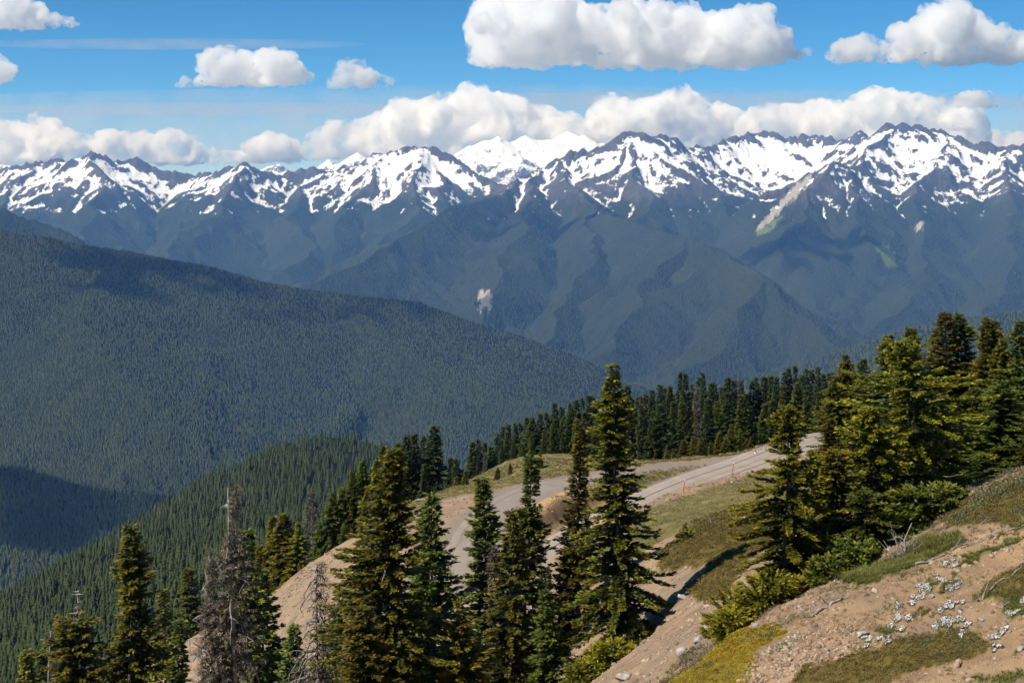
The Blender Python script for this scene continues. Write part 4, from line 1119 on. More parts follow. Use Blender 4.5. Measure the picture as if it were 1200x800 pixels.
def make_bush(name, label, u, v, Y, W, H, seed, mat, n=60, group=None, cat="shrub", fl=None):
    """low krummholz shrub: many boughs radiating from the foot"""
    p = ground_at(u, v)
    p = np.array([(u-600)/F*Y, Y, near_hp((u-600)/F*Y, Y)]) if Y else p
    r = np.random.default_rng(seed)
    o = thing(name, label, cat, tuple(p-np.array([0, 0, .08])), group)
    W = px(W, p[1]); H = px(H, p[1]); fl = fl or px(6.5, p[1])
    V, T, tb = [], [], []
    for k in range(n):
        az = r.uniform(0, 6.28); L = W*r.uniform(.45, 1.05)
        e = r.uniform(.05, 1.1)
        hd = np.array([math.cos(az), math.sin(az), 0]); sd = np.array([-hd[1], hd[0], 0])
        m_ = max(5, int(L/(fl*.13)))
        s = np.sort(r.uniform(.15, 1, m_))
        path = lambda q: hd*(L*q*math.cos(e))[:, None]+np.array([0, 0, 1.])*(H*(q*math.sin(e)*1.15-.12*q*q))[:, None]
        c = path(s)
        if k % 4 == 0:
            tb.append(tube(path(np.linspace(0, .8, 5)), np.linspace(.03, .01, 5)*W/1.2, 4))
        for sg in (-1, 1):
            a = r.uniform(.2, 1.1, m_)*sg
            d = hd*np.cos(a)[:, None]+sd*np.sin(a)[:, None]+np.array([0, 0, 1.])*r.normal(.25, .35, m_)[:, None]
            d /= np.linalg.norm(d, axis=1)[:, None]
            w_ = np.cross(d, r.normal(0, .5, (m_, 3))+np.array([0, 0, 1.])); w_ /= np.linalg.norm(w_, axis=1)[:, None]
            l = (fl*r.uniform(.7, 1.4, m_))[:, None]
            b0 = c+r.normal(0, .12*fl, c.shape)
            V.append(np.stack([b0, b0+d*l*.5+w_*l*.18, b0+d*l, b0+d*l*.5-w_*l*.18], 1))
            ti = np.clip(s*.7+r.normal(.1, .2, m_), 0, 1); T.append(np.stack([ti*.5, ti*.9, np.minimum(ti*1.2, 1), ti*.9], 1))
    V = np.concatenate(V).reshape(-1, 3); T = np.concatenate(T).ravel()
    v_, f_ = join(tb)
    child("stem", mesh_np("stem", v_, f_, M['bark'], link=False, smooth=True), o)
    child("foliage", crown_mesh("foliage", V, np.arange(len(V)).reshape(-1, 4), T, M[mat]), o)
    return o
for (u, v, Y, W, H, sd, mt, lab) in [
 (868, 706, 44.5, 40, 44, 701, 'leaf_bright', "low yellow-green krummholz shrub at the left tip of the near clump"),
 (862, 735, 43.0, 34, 30, 702, 'leaf_bright', "lowest yellow-green shrub at the clump's left foot above the ochre mat"),
 (905, 716, 43.6, 42, 38, 703, 'leaf_bright', "shrub spread in front of the bare trunk foot of the clump"),
 (930, 690, 43.8, 36, 26, 704, 'leaf_bright', "shrub bough just right of the bare trunk foot"),
 (975, 688, 43.2, 28, 26, 705, 'leaf_green', "small leafy shrub at the front edge of the clump by the green grass"),
 (1000, 668, 44, 34, 30, 706, 'leaf_green', "dark shrub in the shade behind the green grass strip"),
 (1098, 616, 48, 50, 30, 707, 'leaf_green', "flat dark shrub reaching right over the heather from the clump"),
 (940, 640, 46.5, 44, 60, 708, 'leaf_warm', "dense shrub filling the gap behind the bare trunk foot"),
 (1050, 620, 46.5, 40, 40, 709, 'leaf_green', "dark shrub above the grey dead shrub at the clump foot"),
 (648, 693, 95, 22, 14, 710, 'leaf_green', "flat green shrub on the crest of the scree by the road"),
 (722, 796, 66, 34, 24, 711, 'leaf_bright', "bright low shrub at the foot of the tallest fir"),
 (690, 790, 66, 30, 26, 712, 'leaf_warm', "olive shrub at the left foot of the tallest fir"),
 ]:
    make_bush("low_shrub", lab, u, v, Y, W*1.25, H*1.35, sd, mt, 100, "low shrubs of the hillside")

# ================================================================== FAR FORESTS (too many to count)
def cone_fir(n_t, seg, seed, R=.17, jag=.35):
    """small fir, 1 m tall: tiers of ragged skirts"""
    r = np.random.default_rng(seed); V, Fc, T = [], [], []
    o = 0
    for i in range(n_t):
        t0 = i/n_t*.92+.04; z1 = min(1., t0+1.5/n_t); rad = R*(1-t0)**.85+.012
        an = np.linspace(0, 2*np.pi, seg, endpoint=False)+r.uniform(0, 6)
        rr_ = rad*(1+jag*(np.arange(seg) % 2*2-1)*.5+r.normal(0, .16, seg))
        zz = t0-.25*rr_+r.normal(0, .012, seg)
        V += [(a, b, c) for a, b, c in zip(rr_*np.cos(an), rr_*np.sin(an), zz)]+[(r.normal(0, .006), r.normal(0, .006), z1)]
        T += [.75]*seg+[.25]
        Fc += [(o+k, o+(k+1) % seg, o+seg) for k in range(seg)]; o += seg+1
    return np.array(V), np.array(Fc), np.array(T)

def proto(name, V, Fc, mat, T=None):
    me = mesh_np(name, V, Fc, mat, dict(tip=T) if T is not None else None, link=False)
    return bpy.data.objects.new(name, me)

def scatter(name, pts, scl, protos, seed=0, wide=None, tilt=0.):
    n = len(pts); r = np.random.default_rng(seed)
    me = bpy.data.meshes.new(name); me.vertices.add(n); me.vertices.foreach_set("co", np.asarray(pts, np.float32).ravel())
    a = me.attributes.new("sc", 'FLOAT_VECTOR', 'POINT'); wv = np.ones(n) if wide is None else wide
    a.data.foreach_set("vector", np.stack([scl*wv, scl*wv, scl], 1).astype(np.float32).ravel())
    a = me.attributes.new("rt", 'FLOAT_VECTOR', 'POINT')
    a.data.foreach_set("vector", np.stack([r.normal(0, 1, n)*tilt, r.normal(0, 1, n)*tilt, r.uniform(0, 6.283, n)], 1).astype(np.float32).ravel())
    a = me.attributes.new("pk", 'INT', 'POINT'); a.data.foreach_set("value", r.integers(0, len(protos), n).astype(np.int32))
    o = bpy.data.objects.new(name, me); COL.objects.link(o)
    g = bpy.data.node_groups.new(name, 'GeometryNodeTree')
    g.interface.new_socket("Geometry", in_out='INPUT', socket_type='NodeSocketGeometry'); g.interface.new_socket("Geometry", in_out='OUTPUT', socket_type='NodeSocketGeometry')
    gi, go = g.nodes.new("NodeGroupInput"), g.nodes.new("NodeGroupOutput")
    mp = g.nodes.new("GeometryNodeMeshToPoints"); ip = g.nodes.new("GeometryNodeInstanceOnPoints"); jn = g.nodes.new("GeometryNodeJoinGeometry")
    for p in reversed(protos):
        oi = g.nodes.new("GeometryNodeObjectInfo"); oi.inputs["Object"].default_value = p; oi.inputs["As Instance"].default_value = True
        g.links.new(oi.outputs["Geometry"], jn.inputs[0])
    def na(nm, ty):
        x = g.nodes.new("GeometryNodeInputNamedAttribute"); x.data_type = ty; x.inputs["Name"].default_value = nm
        return [q for q in x.outputs if q.enabled and q.name == "Attribute"][0]
    er = g.nodes.new("FunctionNodeEulerToRotation"); g.links.new(na("rt", 'FLOAT_VECTOR'), er.inputs[0])
    g.links.new(gi.outputs[0], mp.inputs[0]); g.links.new(mp.outputs[0], ip.inputs["Points"]); g.links.new(jn.outputs[0], ip.inputs["Instance"])
    ip.inputs["Pick Instance"].default_value = True
    g.links.new(na("pk", 'INT'), ip.inputs["Instance Index"]); g.links.new(er.outputs[0], ip.inputs["Rotation"]); g.links.new(na("sc", 'FLOAT_VECTOR'), ip.inputs["Scale"])
    g.links.new(ip.outputs[0], go.inputs[0])
    md = o.modifiers.new("scatter", 'NODES'); md.node_group = g
    return tag(o, kind='stuff')

far_protos = [proto("far_conifer", *cone_fir(4, 7, 800+i, .15+.02*i), ) if False else proto("far_conifer", *(lambda q: (q[0], q[1], M['forest'], q[2]))(cone_fir(4, 7, 800+i, .20+.03*i))) for i in range(4)]
hill_protos = [proto("hill_conifer", *(lambda q: (q[0], q[1], M['forest_near'], q[2]))(cone_fir(8, 9, 820+i, .13+.02*i))) for i in range(5)]

def grid_sample(X, Y, H, n, seed, px_space=None, keep=None, facing=True):
    """random points on a grid surface, even in picture density"""
    r = np.random.default_rng(seed)
    ny, nx = X.shape
    U, V_ = proj(X, Y, H)
    # weight: projected cell height (front-facing parts only, with a thin rim over the crest)
    dv = np.zeros_like(H); dv[:-1] = V_[:-1]-V_[1:]
    du = np.abs(np.gradient(U, axis=1))
    wgt = np.clip(dv, .12, 6)*du
    wgt *= (U > -290)*(U < 1450)*(V_ > 0)*(V_ < 860)
    wgt[-1] = 0; wgt[:, -1] = 0
    # hidden by nearer parts of the same surface
    top = np.minimum.accumulate(V_, axis=0)
    wgt = np.where(V_ > top+4, 0, wgt)
    if keep is not None: wgt = wgt*keep
    c = np.cumsum(wgt.ravel()); k_ = np.searchsorted(c, r.uniform(0, c[-1], n)); k_ = np.clip(k_, 0, X.size-1)
    i, j = k_//nx, k_ % nx; i = np.minimum(i, ny-2); j = np.minimum(j, nx-2)
    a, b = r.random(n), r.random(n)
    def lerp(G): return (G[i, j]*(1-a)+G[i, j+1]*a)*(1-b)+(G[i+1, j]*(1-a)+G[i+1, j+1]*a)*b
    return np.stack([lerp(X), lerp(Y), lerp(H)], 1)

def forest(name, G, n, protos, hmin, hmax, seed, keep=None, sink=.05):
    pts = grid_sample(*G, n, seed, keep=keep)
    r = np.random.default_rng(seed+1)
    pn = fbm(pts[:, 0]/90, pts[:, 1]/90, 3, seed)
    s = (hmin+(hmax-hmin)*np.clip(r.beta(2, 2, n)+.35*pn, 0, 1.2))
    pts[:, 2] -= s*sink
    return scatter(name, pts, s, protos, seed, r.uniform(.85, 1.35, n))
forest("big_ridge_forest", (BX, BY, BH), 165000, far_protos, 7, 16, 901)
forest("right_ridge_forest", (QX, QY, QH), 36000, far_protos, 11, 25, 902)
forest("left_hill_forest", (LX, LY, LH), 32000, far_protos, 10, 21, 903)
M['forest_far'] = forest_mat("distant_conifer", (.008, .016, .010), (.038, .047, .018))
mount_protos = [proto("distant_conifer", *(lambda q: (q[0], q[1], M['forest_far'], q[2]))(cone_fir(4, 7, 840+i, .20+.03*i))) for i in range(4)]
forest("mountain_forest", (RX, RY, RH), 108000, mount_protos, 10, 21, 904, keep=(RT*(RV > 195)*np.clip(1-np.abs(RY-14000)/1e5, 0, 1))*(1-sstep(.2, .9, snow*(RH > -300))))
FK = (1-0*FH)
fh_o = forest("hill_forest", (FX, FY, FH), 14500, hill_protos, 6, 16, 905)

# ================================================================== GROUND DETAIL
def zone_points(n, poly, y0, y1, seed, cond=None, attr=None, thr=.5):
    """points spread over the hillside, uniform in the plan of each grid cell, kept where the ground cover has the given weight"""
    r = np.random.default_rng(seed)
    wg = np.ones_like(NH)
    if attr is not None: wg = np.clip(attr, 0, 1)*(attr > thr)
    wg = wg*(NY_ > y0)*(NY_ < y1)*(NU > -40)*(NU < 1260)*(NV < 850)
    if poly is not None: wg = wg*in_poly(NU, NV, poly)
    if cond is not None: wg = wg*cond
    wg = wg*np.gradient(NX, axis=1)*np.gradient(NY_, axis=0)      # plan area
    wg[-1] = 0; wg[:, -1] = 0
    c = np.cumsum(wg.ravel()); k_ = np.clip(np.searchsorted(c, r.uniform(0, c[-1], n)), 0, NH.size-1)
    nx = NX.shape[1]; i = np.minimum(k_//nx, NH.shape[0]-2); j = np.minimum(k_ % nx, nx-2)
    a, b = r.random(n), r.random(n)
    def lerp(G): return (G[i, j]*(1-a)+G[i, j+1]*a)*(1-b)+(G[i+1, j]*(1-a)+G[i+1, j+1]*a)*b
    return np.stack([lerp(NX), lerp(NY_), lerp(NH)], 1)

def rock_np(seed, sub=1, flat=.6, rough=.28):
    v, f = ico_np(sub); r = np.random.default_rng(seed)
    for k in range(5):                                   # chop planar faces
        nrm = r.normal(0, 1, 3); nrm /= np.linalg.norm(nrm); d = r.uniform(.45, .8)
        q = v@nrm; v = v-np.maximum(q-d, 0)[:, None]*nrm
    v = v*(1+rough*perlin(v[:, 0]*1.7+seed, v[:, 1]*1.7+v[:, 2])[:, None])
    return v*np.array([1, r.uniform(.6, .9), flat]), f

m = N("stone_tan", .9, .1); n1 = m.noise(9, 4); rnd = m.n("ShaderNodeObjectInfo").outputs["Random"]
m.col(m.mix(m.math('MULTIPLY', n1, .5), m.ramp(rnd, [(.0, (.16, .11, .075)), (.5, (.34, .235, .15)), (.8, (.42, .31, .205)), (1., (.46, .40, .33))]), (.22, .16, .11))); M['stone'] = m.m
m = N("pale_rock", .9, .1); n1 = m.noise(3.5, 6, .65); m.col(m.ramp(n1, [(.3, (.12, .10, .085)), (.5, (.32, .28, .24)), (.7, (.52, .48, .43))])); m.bump(n1, .7, .06); M['rock'] = m.m
stones = [proto("stone", *(lambda q: (q[0], q[1], M['stone']))(rock_np(950+i, 1, .45+.1*i))) for i in range(4)]
bare = np.clip(1-heath-yellow-green-dry-gravel-woods, 0, 1)
r = np.random.default_rng(5)
patch = sstep(-.25, .35, fbm(NX/2.2, NY_/2.2, 4, 120))+.12
p = zone_points(15000, None, 26, 66, 1, cond=patch, attr=bare); scatter("scattered_stones", p, .018+.05*r.random(15000)**3+.0, stones, 1, tilt=.5)
p = zone_points(1300, None, 26, 66, 2, cond=patch**2, attr=bare); scatter("larger_stones", p, .05+.11*r.random(1300)**2, stones, 2, tilt=.4)
p = zone_points(1400, [(860, 806), (880, 772), (930, 745), (1000, 735), (1010, 765), (930, 790), (915, 806)], 26, 52, 3); scatter("stone_rubble", p, .025+.075*r.random(1400)**2.5, stones, 3, tilt=.6)
p = zone_points(14000, None, 54, 200, 4, cond=sstep(-.2, .4, fbm(NX/5, NY_/5, 3, 130))+.2, attr=bare); scatter("scree_stones", p, .05+.17*r.random(14000)**3, stones, 4, tilt=.5)

# ---- low plants
def tuft_np(seed, n, h, spread, wid, lean=.5):
    r = np.random.default_rng(seed); V, T = [], []
    for k in range(n):
        az = r.uniform(0, 6.283); d = np.array([math.cos(az), math.sin(az), 0]); s = np.array([-d[1], d[0], 0])
        b = d*r.uniform(0, spread); L = h*r.uniform(.5, 1.15); le = lean*r.uniform(.3, 1.3)
        mid = b+d*L*le*.4+np.array([0, 0, L*.6]); tip = b+d*L*le+np.array([0, 0, L])
        V += [b-s*wid*.5, b+s*wid*.5, mid+s*wid*.45, mid-s*wid*.45]; V += [mid-s*wid*.45, mid+s*wid*.45, tip+s*wid*.08, tip-s*wid*.08]
        T += [0., 0., .5, .5, .5, .5, 1., 1.]
    return np.array(V), np.arange(len(V)).reshape(-1, 4), np.array(T)
def mound_np(seed, n, R, H, leaf):
    """low cushion of small leaves"""
    r = np.random.default_rng(seed)
    a = r.uniform(0, 6.283, n); q = np.sqrt(r.random(n)); c = np.stack([R*q*np.cos(a), R*q*np.sin(a), H*(1-q*q)*r.uniform(.5, 1.1, n)], 1)
    d = r.normal(0, .7, (n, 3))+np.array([0, 0, .9]); d /= np.linalg.norm(d, axis=1)[:, None]
    w_ = np.cross(d, r.normal(0, 1, (n, 3))); w_ /= np.linalg.norm(w_, axis=1)[:, None]; l = leaf*r.uniform(.6, 1.4, (n, 1))
    V = np.stack([c, c+d*l*.5+w_*l*.3, c+d*l, c+d*l*.5-w_*l*.3], 1).reshape(-1, 3)
    return V, np.arange(len(V)).reshape(-1, 4), np.tile([.1, .6, 1., .6], n)*np.repeat(r.uniform(.6, 1, n), 4)
M['heath'] = leaf_mat("heather_leaves", (.04, .038, .012), (.125, .10, .026), (.27, .18, .042), .12)
M['ochre'] = leaf_mat("ochre_leaves", (.09, .08, .014), (.32, .23, .022), (.62, .38, .026), .2)
M['grass'] = leaf_mat("fresh_grass", (.06, .06, .016), (.12, .13, .024), (.24, .23, .06), .3)
M['straw'] = leaf_mat("dry_grass", (.09, .075, .025), (.22, .17, .065), (.42, .33, .16), .25)
M['sage'] = leaf_mat("grey_green_leaves", (.045, .043, .020), (.125, .118, .052), (.24, .22, .11), .1)
def PR(nm, mat, fn, cnt): return [proto(nm, *(lambda q: (q[0], q[1], M[mat], q[2]))(fn(i))) for i in range(cnt)]
heath_p = PR("heather_cushion", 'heath', lambda i: mound_np(1000+i, 46, .5, .34, .16), 4)
ochre_p = PR("ochre_cushion", 'ochre', lambda i: mound_np(1010+i, 46, .5, .30, .15), 4)
grass_p = PR("grass_tuft", 'grass', lambda i: tuft_np(1020+i, 12, .5, .22, .045, .7), 3)
straw_p = PR("dry_tuft", 'straw', lambda i: tuft_np(1030+i, 12, .45, .25, .05, .9), 3)
sage_p = PR("grey_green_cushion", 'sage', lambda i: mound_np(1040+i, 40, .5, .36, .16), 3)
def cover(name, n, y0, y1, seed, at, protos, s0, s1, cond=None, thr=.4, poly=None):
    p = zone_points(n, poly, y0, y1, seed, cond=cond, attr=at, thr=thr)
    rr_ = np.random.default_rng(seed); p[:, 2] -= .02
    scatter(name, p, s0+(s1-s0)*rr_.random(n)**1.5, protos, seed, tilt=.2)
n_ = fbm(NX/1.6, NY_/1.6, 3, 140)
cover("heather_cover", 5200, 22, 60, 11, heath, heath_p, .18, .5, cond=.5+.5*(n_ > -.2))
cover("heather_bank", 9000, 54, 124, 12, heath, heath_p, .3, .95, cond=.4+.6*(fbm(NX/4, NY_/4, 3, 150) > -.1))
cover("ochre_mat", 4200, 22, 50, 13, yellow, ochre_p, .16, .42)
cover("grey_green_shrubs", 700, 22, 50, 14, np.clip(yellow+heath, 0, 1), sage_p, .2, .5, cond=(fbm(NX/2.5, NY_/2.5, 3, 160) > .12)*1.)
cover("green_grass", 4200, 22, 55, 15, green, grass_p, .15, .42)
cover("dry_grass_near", 9000, 88, 215, 16, dry, straw_p, .3, .8, cond=.3+.7*(fbm(NX/5, NY_/5, 3, 170) > 0))
cover("green_tufts_in_dry_grass", 1600, 88, 215, 17, dry, grass_p, .3, .7, cond=(fbm(NX/6, NY_/6, 3, 180) > .1)*1.)
cover("sparse_tufts", 2200, 24, 54, 18, bare, straw_p+grass_p, .12, .34, cond=(fbm(NX/1.8, NY_/1.8, 4, 190) > .18)*1.+.03)
cover("sparse_cushions", 1300, 24, 54, 19, bare, sage_p+heath_p, .14, .42, cond=(fbm(NX/1.5, NY_/1.5, 4, 200) > .2)*1.+.03)
M["twig"] = leaf_mat("dry_twigs", (.05, .038, .028), (.13, .10, .075), (.27, .22, .17), .05)
twig_p = PR("dry_twig_tuft", "twig", lambda i: tuft_np(1050+i, 14, .42, .3, .03, 1.1), 3)
cover("dry_twig_tufts", 3200, 24, 54, 21, bare, twig_p, .15, .5, cond=(fbm(NX/2., NY_/2., 4, 220) > .05)*1.+.05)
cover("scree_plants", 2600, 48, 200, 20, bare, sage_p+grass_p+heath_p, .2, .6, cond=(fbm(NX/6, NY_/6, 4, 210) > .15)*1.+.05)

# ---- rocks one can pick out
for i, (u, v, W, H, lab) in enumerate([
 (797, 766, 16, 17, "pale upright rock at the edge of the ochre mat, above the scree"),
 (818, 752, 15, 15, "pale cracked rock right of the upright one on the edge of the ochre mat"),
 (826, 740, 13, 13, "angular grey rock highest of the three on the edge above the scree"),
 (733, 796, 20, 14, "rounded pale rock in the bottom corner below the tallest fir"),
 (886, 735, 11, 7, "white stone by the foot of the lowest krummholz shrub"),
 (1011, 744, 17, 7, "flat tan slab with a dark overhang lying on the bare soil"),
 (926, 774, 8, 6, "grey boulder half sunk in the rubble beside the ochre mat"),
 (1196, 762, 14, 9, "whitish rock at the right frame edge near the bottom"),
 (1092, 700, 10, 6, "brown stone between the two white flower drifts"),
 (946, 730, 9, 5, "tan stone on the bare soil above the rubble"),
 (1150, 727, 8, 5, "small tan stone left of the right-hand white flowers"),
 (968, 762, 10, 6, "light stone among rubble at the left end of the lower heather"),
 (735, 625, 14, 5, "pale rock outcrop streak on the heather bank left of the lone small fir"),
 (872, 607, 16, 3, "long pale stone lying in the dry grass below the road"),
 (858, 566, 6, 4, "dark stone at the foot of the farther red stake"),
 (800, 700, 14, 6, "grey ledge of rock on the scree below the heather bank"),
 ]):
    p = ground_at(u, v); vv, ff = rock_np(1100+i, 3, H/W, .35)
    W_ = px(W/2, p[1]); 
    o = mesh_np("rock", vv*np.array([W_, W_*.9, W_]), ff, M['rock']); o.location = p+np.array([0, 0, .3*px(H/2, p[1])]); o.rotation_euler = (0, 0, i*.2-.5)
    tag(o, lab, "rock", "rocks on the hillside")

# ---- fallen branches
for i, (pts, rad, lab) in enumerate([
 ([(950, 724), (958, 718), (972, 710), (985, 703), (994, 700)], 2.0, "weathered grey branch broken in two, lying on the bare soil"),
 ([(1072, 662), (1090, 659), (1108, 650), (1122, 641), (1140, 637)], 1.6, "long grey fallen branch below the clump's shade, its thick left half"),
 ([(1138, 637), (1150, 634), (1172, 627), (1192, 620), (1206, 614)], 1.3, "straight pale fallen branch running to the right frame edge"),
 ([(1147, 705), (1160, 692), (1168, 684), (1182, 678), (1196, 668), (1199, 664)], 1.5, "curved bleached branch arching up to the right frame edge"),
 ([(932, 723), (940, 719), (950, 715)], 1.0, "short pale stick left of the broken grey branch"),
 ([(1010, 693), (1024, 694), (1036, 690)], .7, "thin dark twig on the bare soil under the green grass"),
 ([(1150, 615), (1156, 609), (1161, 603)], .9, "thin pale stick leaning in the heather near the right edge"),
 ([(1170, 714), (1178, 709), (1184, 705)], 1.1, "short brown stick right of the curved bleached branch"),
 ([(484, 588), (494, 586), (504, 585), (515, 584)], 1.2, "grey log at the foot of the dark knot of firs"),
 ([(820, 617), (834, 613), (850, 610), (862, 606)], .9, "pale driftwood-like stick in the dry grass under the road"),
 ]):
    r = np.random.default_rng(1200+i); w3 = []
    for a, b in pts:
        g = ground_at(a, b); w3.append(g)
    w3 = np.array(w3); w3 = smooth_path(w3, 4); w3[:, 2] = [near_hp(q[0], q[1]) for q in w3]
    R_ = px(rad, w3[0, 1]); w3[:, 2] += R_*.7; w3 = w3+r.normal(0, R_*.35, w3.shape)
    parts = [tube(w3, np.linspace(R_, R_*.45, len(w3))*r.uniform(.85, 1.15, len(w3)), 7)]
    for q in range(2):
        j = int(r.integers(2, len(w3)-1)); pp, rr_ = limb(w3[j], r.uniform(0, 6.28), R_*r.uniform(6, 14), r.uniform(.1, .7), R_*.45, r, .2, 4); parts.append(tube(pp, rr_, 5))
    v_, f_ = join(parts); o = mesh_np("fallen_branch", v_-w3[0], f_, M['deadwood'], smooth=True); o.location = w3[0]
    tag(o, lab, "branch", "fallen branches")

# ---- grey dead shrub
p = ground_at(1060, 655); r = np.random.default_rng(1300)
o = thing("dead_shrub", "leafless grey shrub with a forked upright limb at the foot of the near clump", "shrub", p)
for k in range(26):
    pp, rr_ = limb(np.array([r.normal(0, .12), r.normal(0, .1), 0]), r.uniform(0, 6.28), px(r.uniform(10, 24), p[1]), r.uniform(.2, 1.1), .018, r, r.uniform(-.5, .3), 5)
    pr = [tube(pp, rr_, 5)]
    for q in range(3):
        p2, r2 = limb(pp[int(r.integers(1, 5))], r.uniform(0, 6.28), px(r.uniform(5, 11), p[1]), r.normal(.2, .6), .010, r, 0, 4); pr.append(tube(p2, r2, 4))
    v_, f_ = join(pr); child("branch", mesh_np("branch", v_, f_, M['deadwood'], link=False, smooth=True), o)
pp = np.array([[0, 0, 0], [.03, 0, .25], [.0, .02, .55], [.1, 0, .8], [.22, .03, 1.05]])*px(42, p[1])/1.05
v_, f_ = join([tube(pp, np.linspace(.035, .012, 5), 6), tube(np.array([pp[2], pp[2]+[-.15, 0, .1], pp[2]+[-.3, .05, .08]]), [.02, .015, .008], 5)])
child("branch", mesh_np("branch", v_, f_, M['deadwood'], link=False, smooth=True), o)

# ---- cushions of white phlox
m = N("white_petals", .6, .2); rnd = m.noise(30, 2); m.col(m.ramp(rnd, [(.35, (.70, .68, .76)), (.6, (.84, .83, .86))])); m.translucent((.8, .78, .85), .25); M['petal'] = m.m
m = N("lilac_petals", .6, .2); rnd = m.noise(30, 2); m.col(m.ramp(rnd, [(.35, (.58, .52, .70)), (.6, (.72, .68, .80))])); m.translucent((.7, .65, .8), .25); M['lilac'] = m.m
def flower_patch(i, u, v, W, H, lab, lil=False):
    r = np.random.default_rng(1400+i); p = ground_at(u, v)
    o = thing("flower_cushion", lab, "flowers", p, "cushions of white phlox on the bare slope")
    n = int(W*H*1.5)+40; a = r.uniform(0, 6.283, n); q = np.sqrt(r.random(n))
    cl = np.array([[r.normal(0, .7), r.normal(0, .7)] for _ in range(7)])
    k = r.integers(0, 7, n); gx_ = (cl[k, 0]+.42*q*np.cos(a))*px(W/2, p[1]); gy_ = (cl[k, 1]+.42*q*np.sin(a))*px(H/2, p[1])*2.0+gx_*.5
    z_ = near_h(p[0]+gx_, p[1]+gy_)-p[2]
    base = np.stack([gx_, gy_, z_], 1)
    def leafs(c, size, up, lift):
        m_ = len(c); d = r.normal(0, .55, (m_, 3))+np.array([0, -.25, up]); d /= np.linalg.norm(d, axis=1)[:, None]
        e = np.cross(d, r.normal(0, 1, (m_, 3))); e /= np.linalg.norm(e, axis=1)[:, None]; f_ = np.cross(d, e); c = c+np.array([0, 0, 1.])*lift
        s_ = size*r.uniform(.6, 1.3, (m_, 1))
        V = np.stack([c+e*s_, c+f_*s_, c-e*s_, c-f_*s_], 1).reshape(-1, 3); return V
    V = leafs(np.repeat(base, 2, 0)+r.normal(0, .02, (2*n, 3)), .024, .6, .015)
    child("leaves", mesh_np("leaves", V, np.arange(len(V)).reshape(-1, 4), M['sage'], dict(tip=np.tile([.5, .6, .7, .6], 2*n)), link=False), o)
    V = leafs(base, .0155, 1.0, .05)
    child("petals", mesh_np("petals", V, np.arange(len(V)).reshape(-1, 4), M['lilac' if lil else 'petal'], link=False), o)
for i, a in enumerate([
 (1056, 722, 20, 20, "largest white phlox cushion, oval, in the middle of the bare slope"),
 (1078, 700, 13, 10, "white phlox cushion just right and above the oval one"),
 (1083, 688, 12, 14, "tall strand of white phlox above the two middle cushions"),
 (1116, 663, 14, 12, "uppermost white phlox strand, below the long fallen branch"),
 (1118, 688, 14, 9, "lilac-tinted phlox cushion under the uppermost strand", True),
 (1105, 680, 7, 18, "thin trailing strand of phlox left of the lilac cushion"),
 (1114, 712, 18, 11, "white phlox cushion with trailing edge in the middle right of the slope"),
 (1108, 730, 18, 16, "white phlox drift above the right end of the lower heather"),
 (1124, 726, 10, 8, "small white phlox cushion touching the drift's right side"),
 (1132, 734, 12, 7, "white phlox cushion below the small brown stick"),
 (1192, 717, 22, 14, "broad white phlox cushion at the right frame edge"),
 (1168, 746, 26, 13, "wide white phlox drift left of the whitish rock at the right edge"),
 (1020, 752, 20, 8, "faint white phlox scatter at the top edge of the lower heather"),
 (1130, 744, 9, 6, "tiny phlox cushion between the drift and the lower heather"),
 (1170, 758, 10, 5, "tiny phlox tuft under the wide white drift"),
 (1040, 750, 8, 8, "tiny phlox tuft right of the faint scatter above the heather"),
 ]): flower_patch(i, *a)

# ---- red snow stakes by the road
m = N("red_stake_paint", .5, .4); n1 = m.noise(3, 3); m.col(m.ramp(n1, [(.3, (.50, .045, .03)), (.7, (.62, .08, .05))])); M['red'] = m.m
m = N("white_reflector", .4, .5); m.col((.75, .74, .72)); M['white'] = m.m
def stake(u, v, hpx, lean, lab, name="snow_stake"):
    p = ground_at(u, v, 120); h = px(hpx, p[1])
    o = thing(name, lab, "stake", p, "red snow stakes by the road"); o.rotation_euler = (0, lean, 0)
    pv_ = tube(np.array([[0, 0, -.4], [0, 0, h*.5], [0, 0, h]]), [.055, .05, .045], 8)
    v_, f_ = join([pv_]); child("pole", mesh_np("pole", v_, f_, M['red'], link=False), o)
    v_, f_ = join([tube(np.array([[0, 0, h*.86], [0, 0, h*.93]]), [.058, .058], 8)]); child("reflector_band", mesh_np("reflector_band", v_, f_, M['white'], link=False), o)
    v_, f_ = join([tube(np.array([[0, 0, -.3], [0, 0, .12]]), [.09, .08], 8)]); child("socket", mesh_np("socket", v_, f_, M['stone'], link=False), o)
stake(800.5, 578, 18, .12, "nearer red snow stake leaning right on the grassy road edge")
stake(857.5, 558, 18, .16, "farther red snow stake leaning right by a dark stone at the road edge")
p = ground_at(885, 532, 150)
o = thing("marker_post", "tiny red and white marker post at the far road edge under the firs", "post", p)
hh = px(5, p[1])
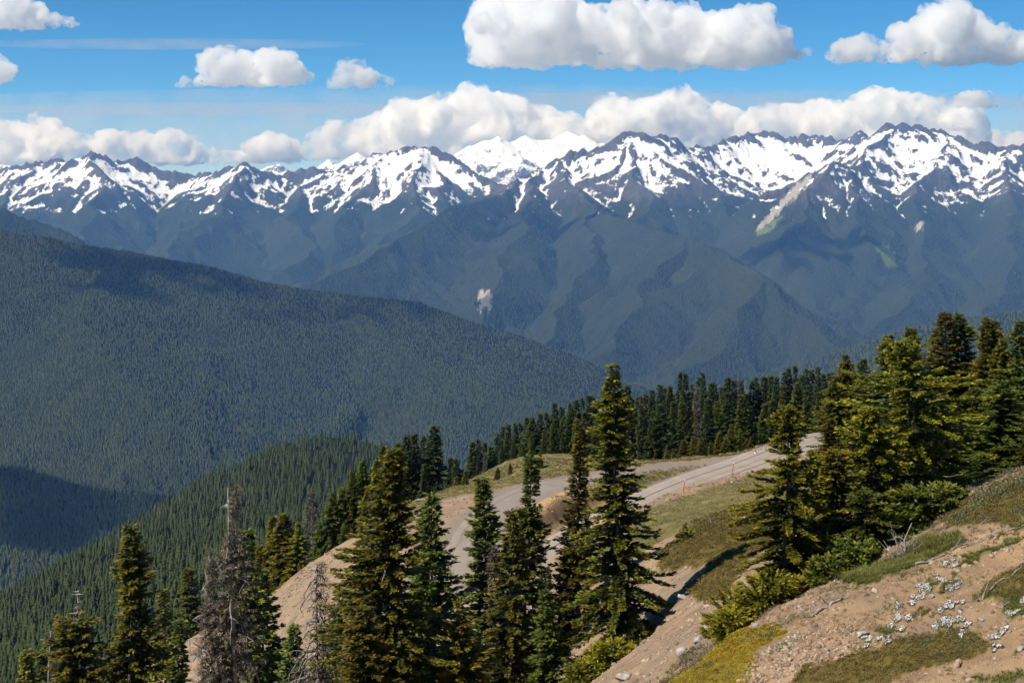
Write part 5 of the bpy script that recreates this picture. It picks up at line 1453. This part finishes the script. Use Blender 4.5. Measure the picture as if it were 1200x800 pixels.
v_, f_ = join([tube(np.array([[0, 0, -.2], [0, 0, hh*.55]]), [.12, .12], 8)]); child("post", mesh_np("post", v_, f_, M['white'], link=False), o)
v_, f_ = join([tube(np.array([[0, 0, hh*.55], [0, 0, hh]]), [.13, .13], 8)]); child("red_cap", mesh_np("red_cap", v_, f_, M['red'], link=False), o)

# ---- the nearest firs of the forested hill, one by one
vh = variants(6, 560, 1.55, 1.3, whorl=.7, prof=.9, lump=.35, gaps=.05, wfr=.45, dens=.8)
hill_near = mesh_variants(vh, 'leaf_dark')+mesh_variants(vh[:3], 'leaf_green')
sel = grid_sample(FX, FY, FH, 1500, 991)
su, sv = proj(sel[:, 0], sel[:, 1], sel[:, 2])
sel = sel[(sel[:, 1] < 760) & (su > -10) & (su < 480) & (sv < 815)]
sel = sel[np.argsort(sel[:, 1])][:78]
for (x, y, z) in sel:
    put(hill_near[int(rr.integers(9))], x, y, rr.uniform(10, 16), rr.uniform(.8, 1.15), "dark fir among the nearest of the forested hill below the slope", "nearest firs of the forested hill", z=z-.4)

# ---- clouds added out of frame, left and above, to cast shadows on the ridges
def shade_cloud_at(x, y, z, W, H, seed, lab):
    v_ = VH-F*z/y; h_ = H/y*F; u_ = 600+F*x/y; w_ = W/y*F
    return cloud(lab, y, [(u_-w_/2, v_-h_*.3), (u_-w_*.25, v_-h_), (u_, v_-h_*.8), (u_+w_*.25, v_-h_*.9), (u_+w_/2, v_-h_*.3)], v_, seed, 22, depth=1.4)
shade_cloud_at(-3000, 5500, 1450, 1100, 300, 31, "unseen cumulus added to shade the left end of the big forested ridge")
shade_cloud_at(-2250, 5900, 1500, 600, 260, 32, "small unseen cumulus added to shade the middle of the big forested ridge")
shade_cloud_at(-2640, 2610, 1350, 950, 260, 35, "unseen cumulus added to shade the lower left forested hill")
shade_cloud_at(500, 11300, 2050, 1700, 380, 34, "unseen cumulus added to shade the valley in front of the dark conical peak")
shade_cloud_at(-1500, 11900, 2050, 2300, 420, 33, "unseen cumulus added to shade the forested mountain in the middle distance")
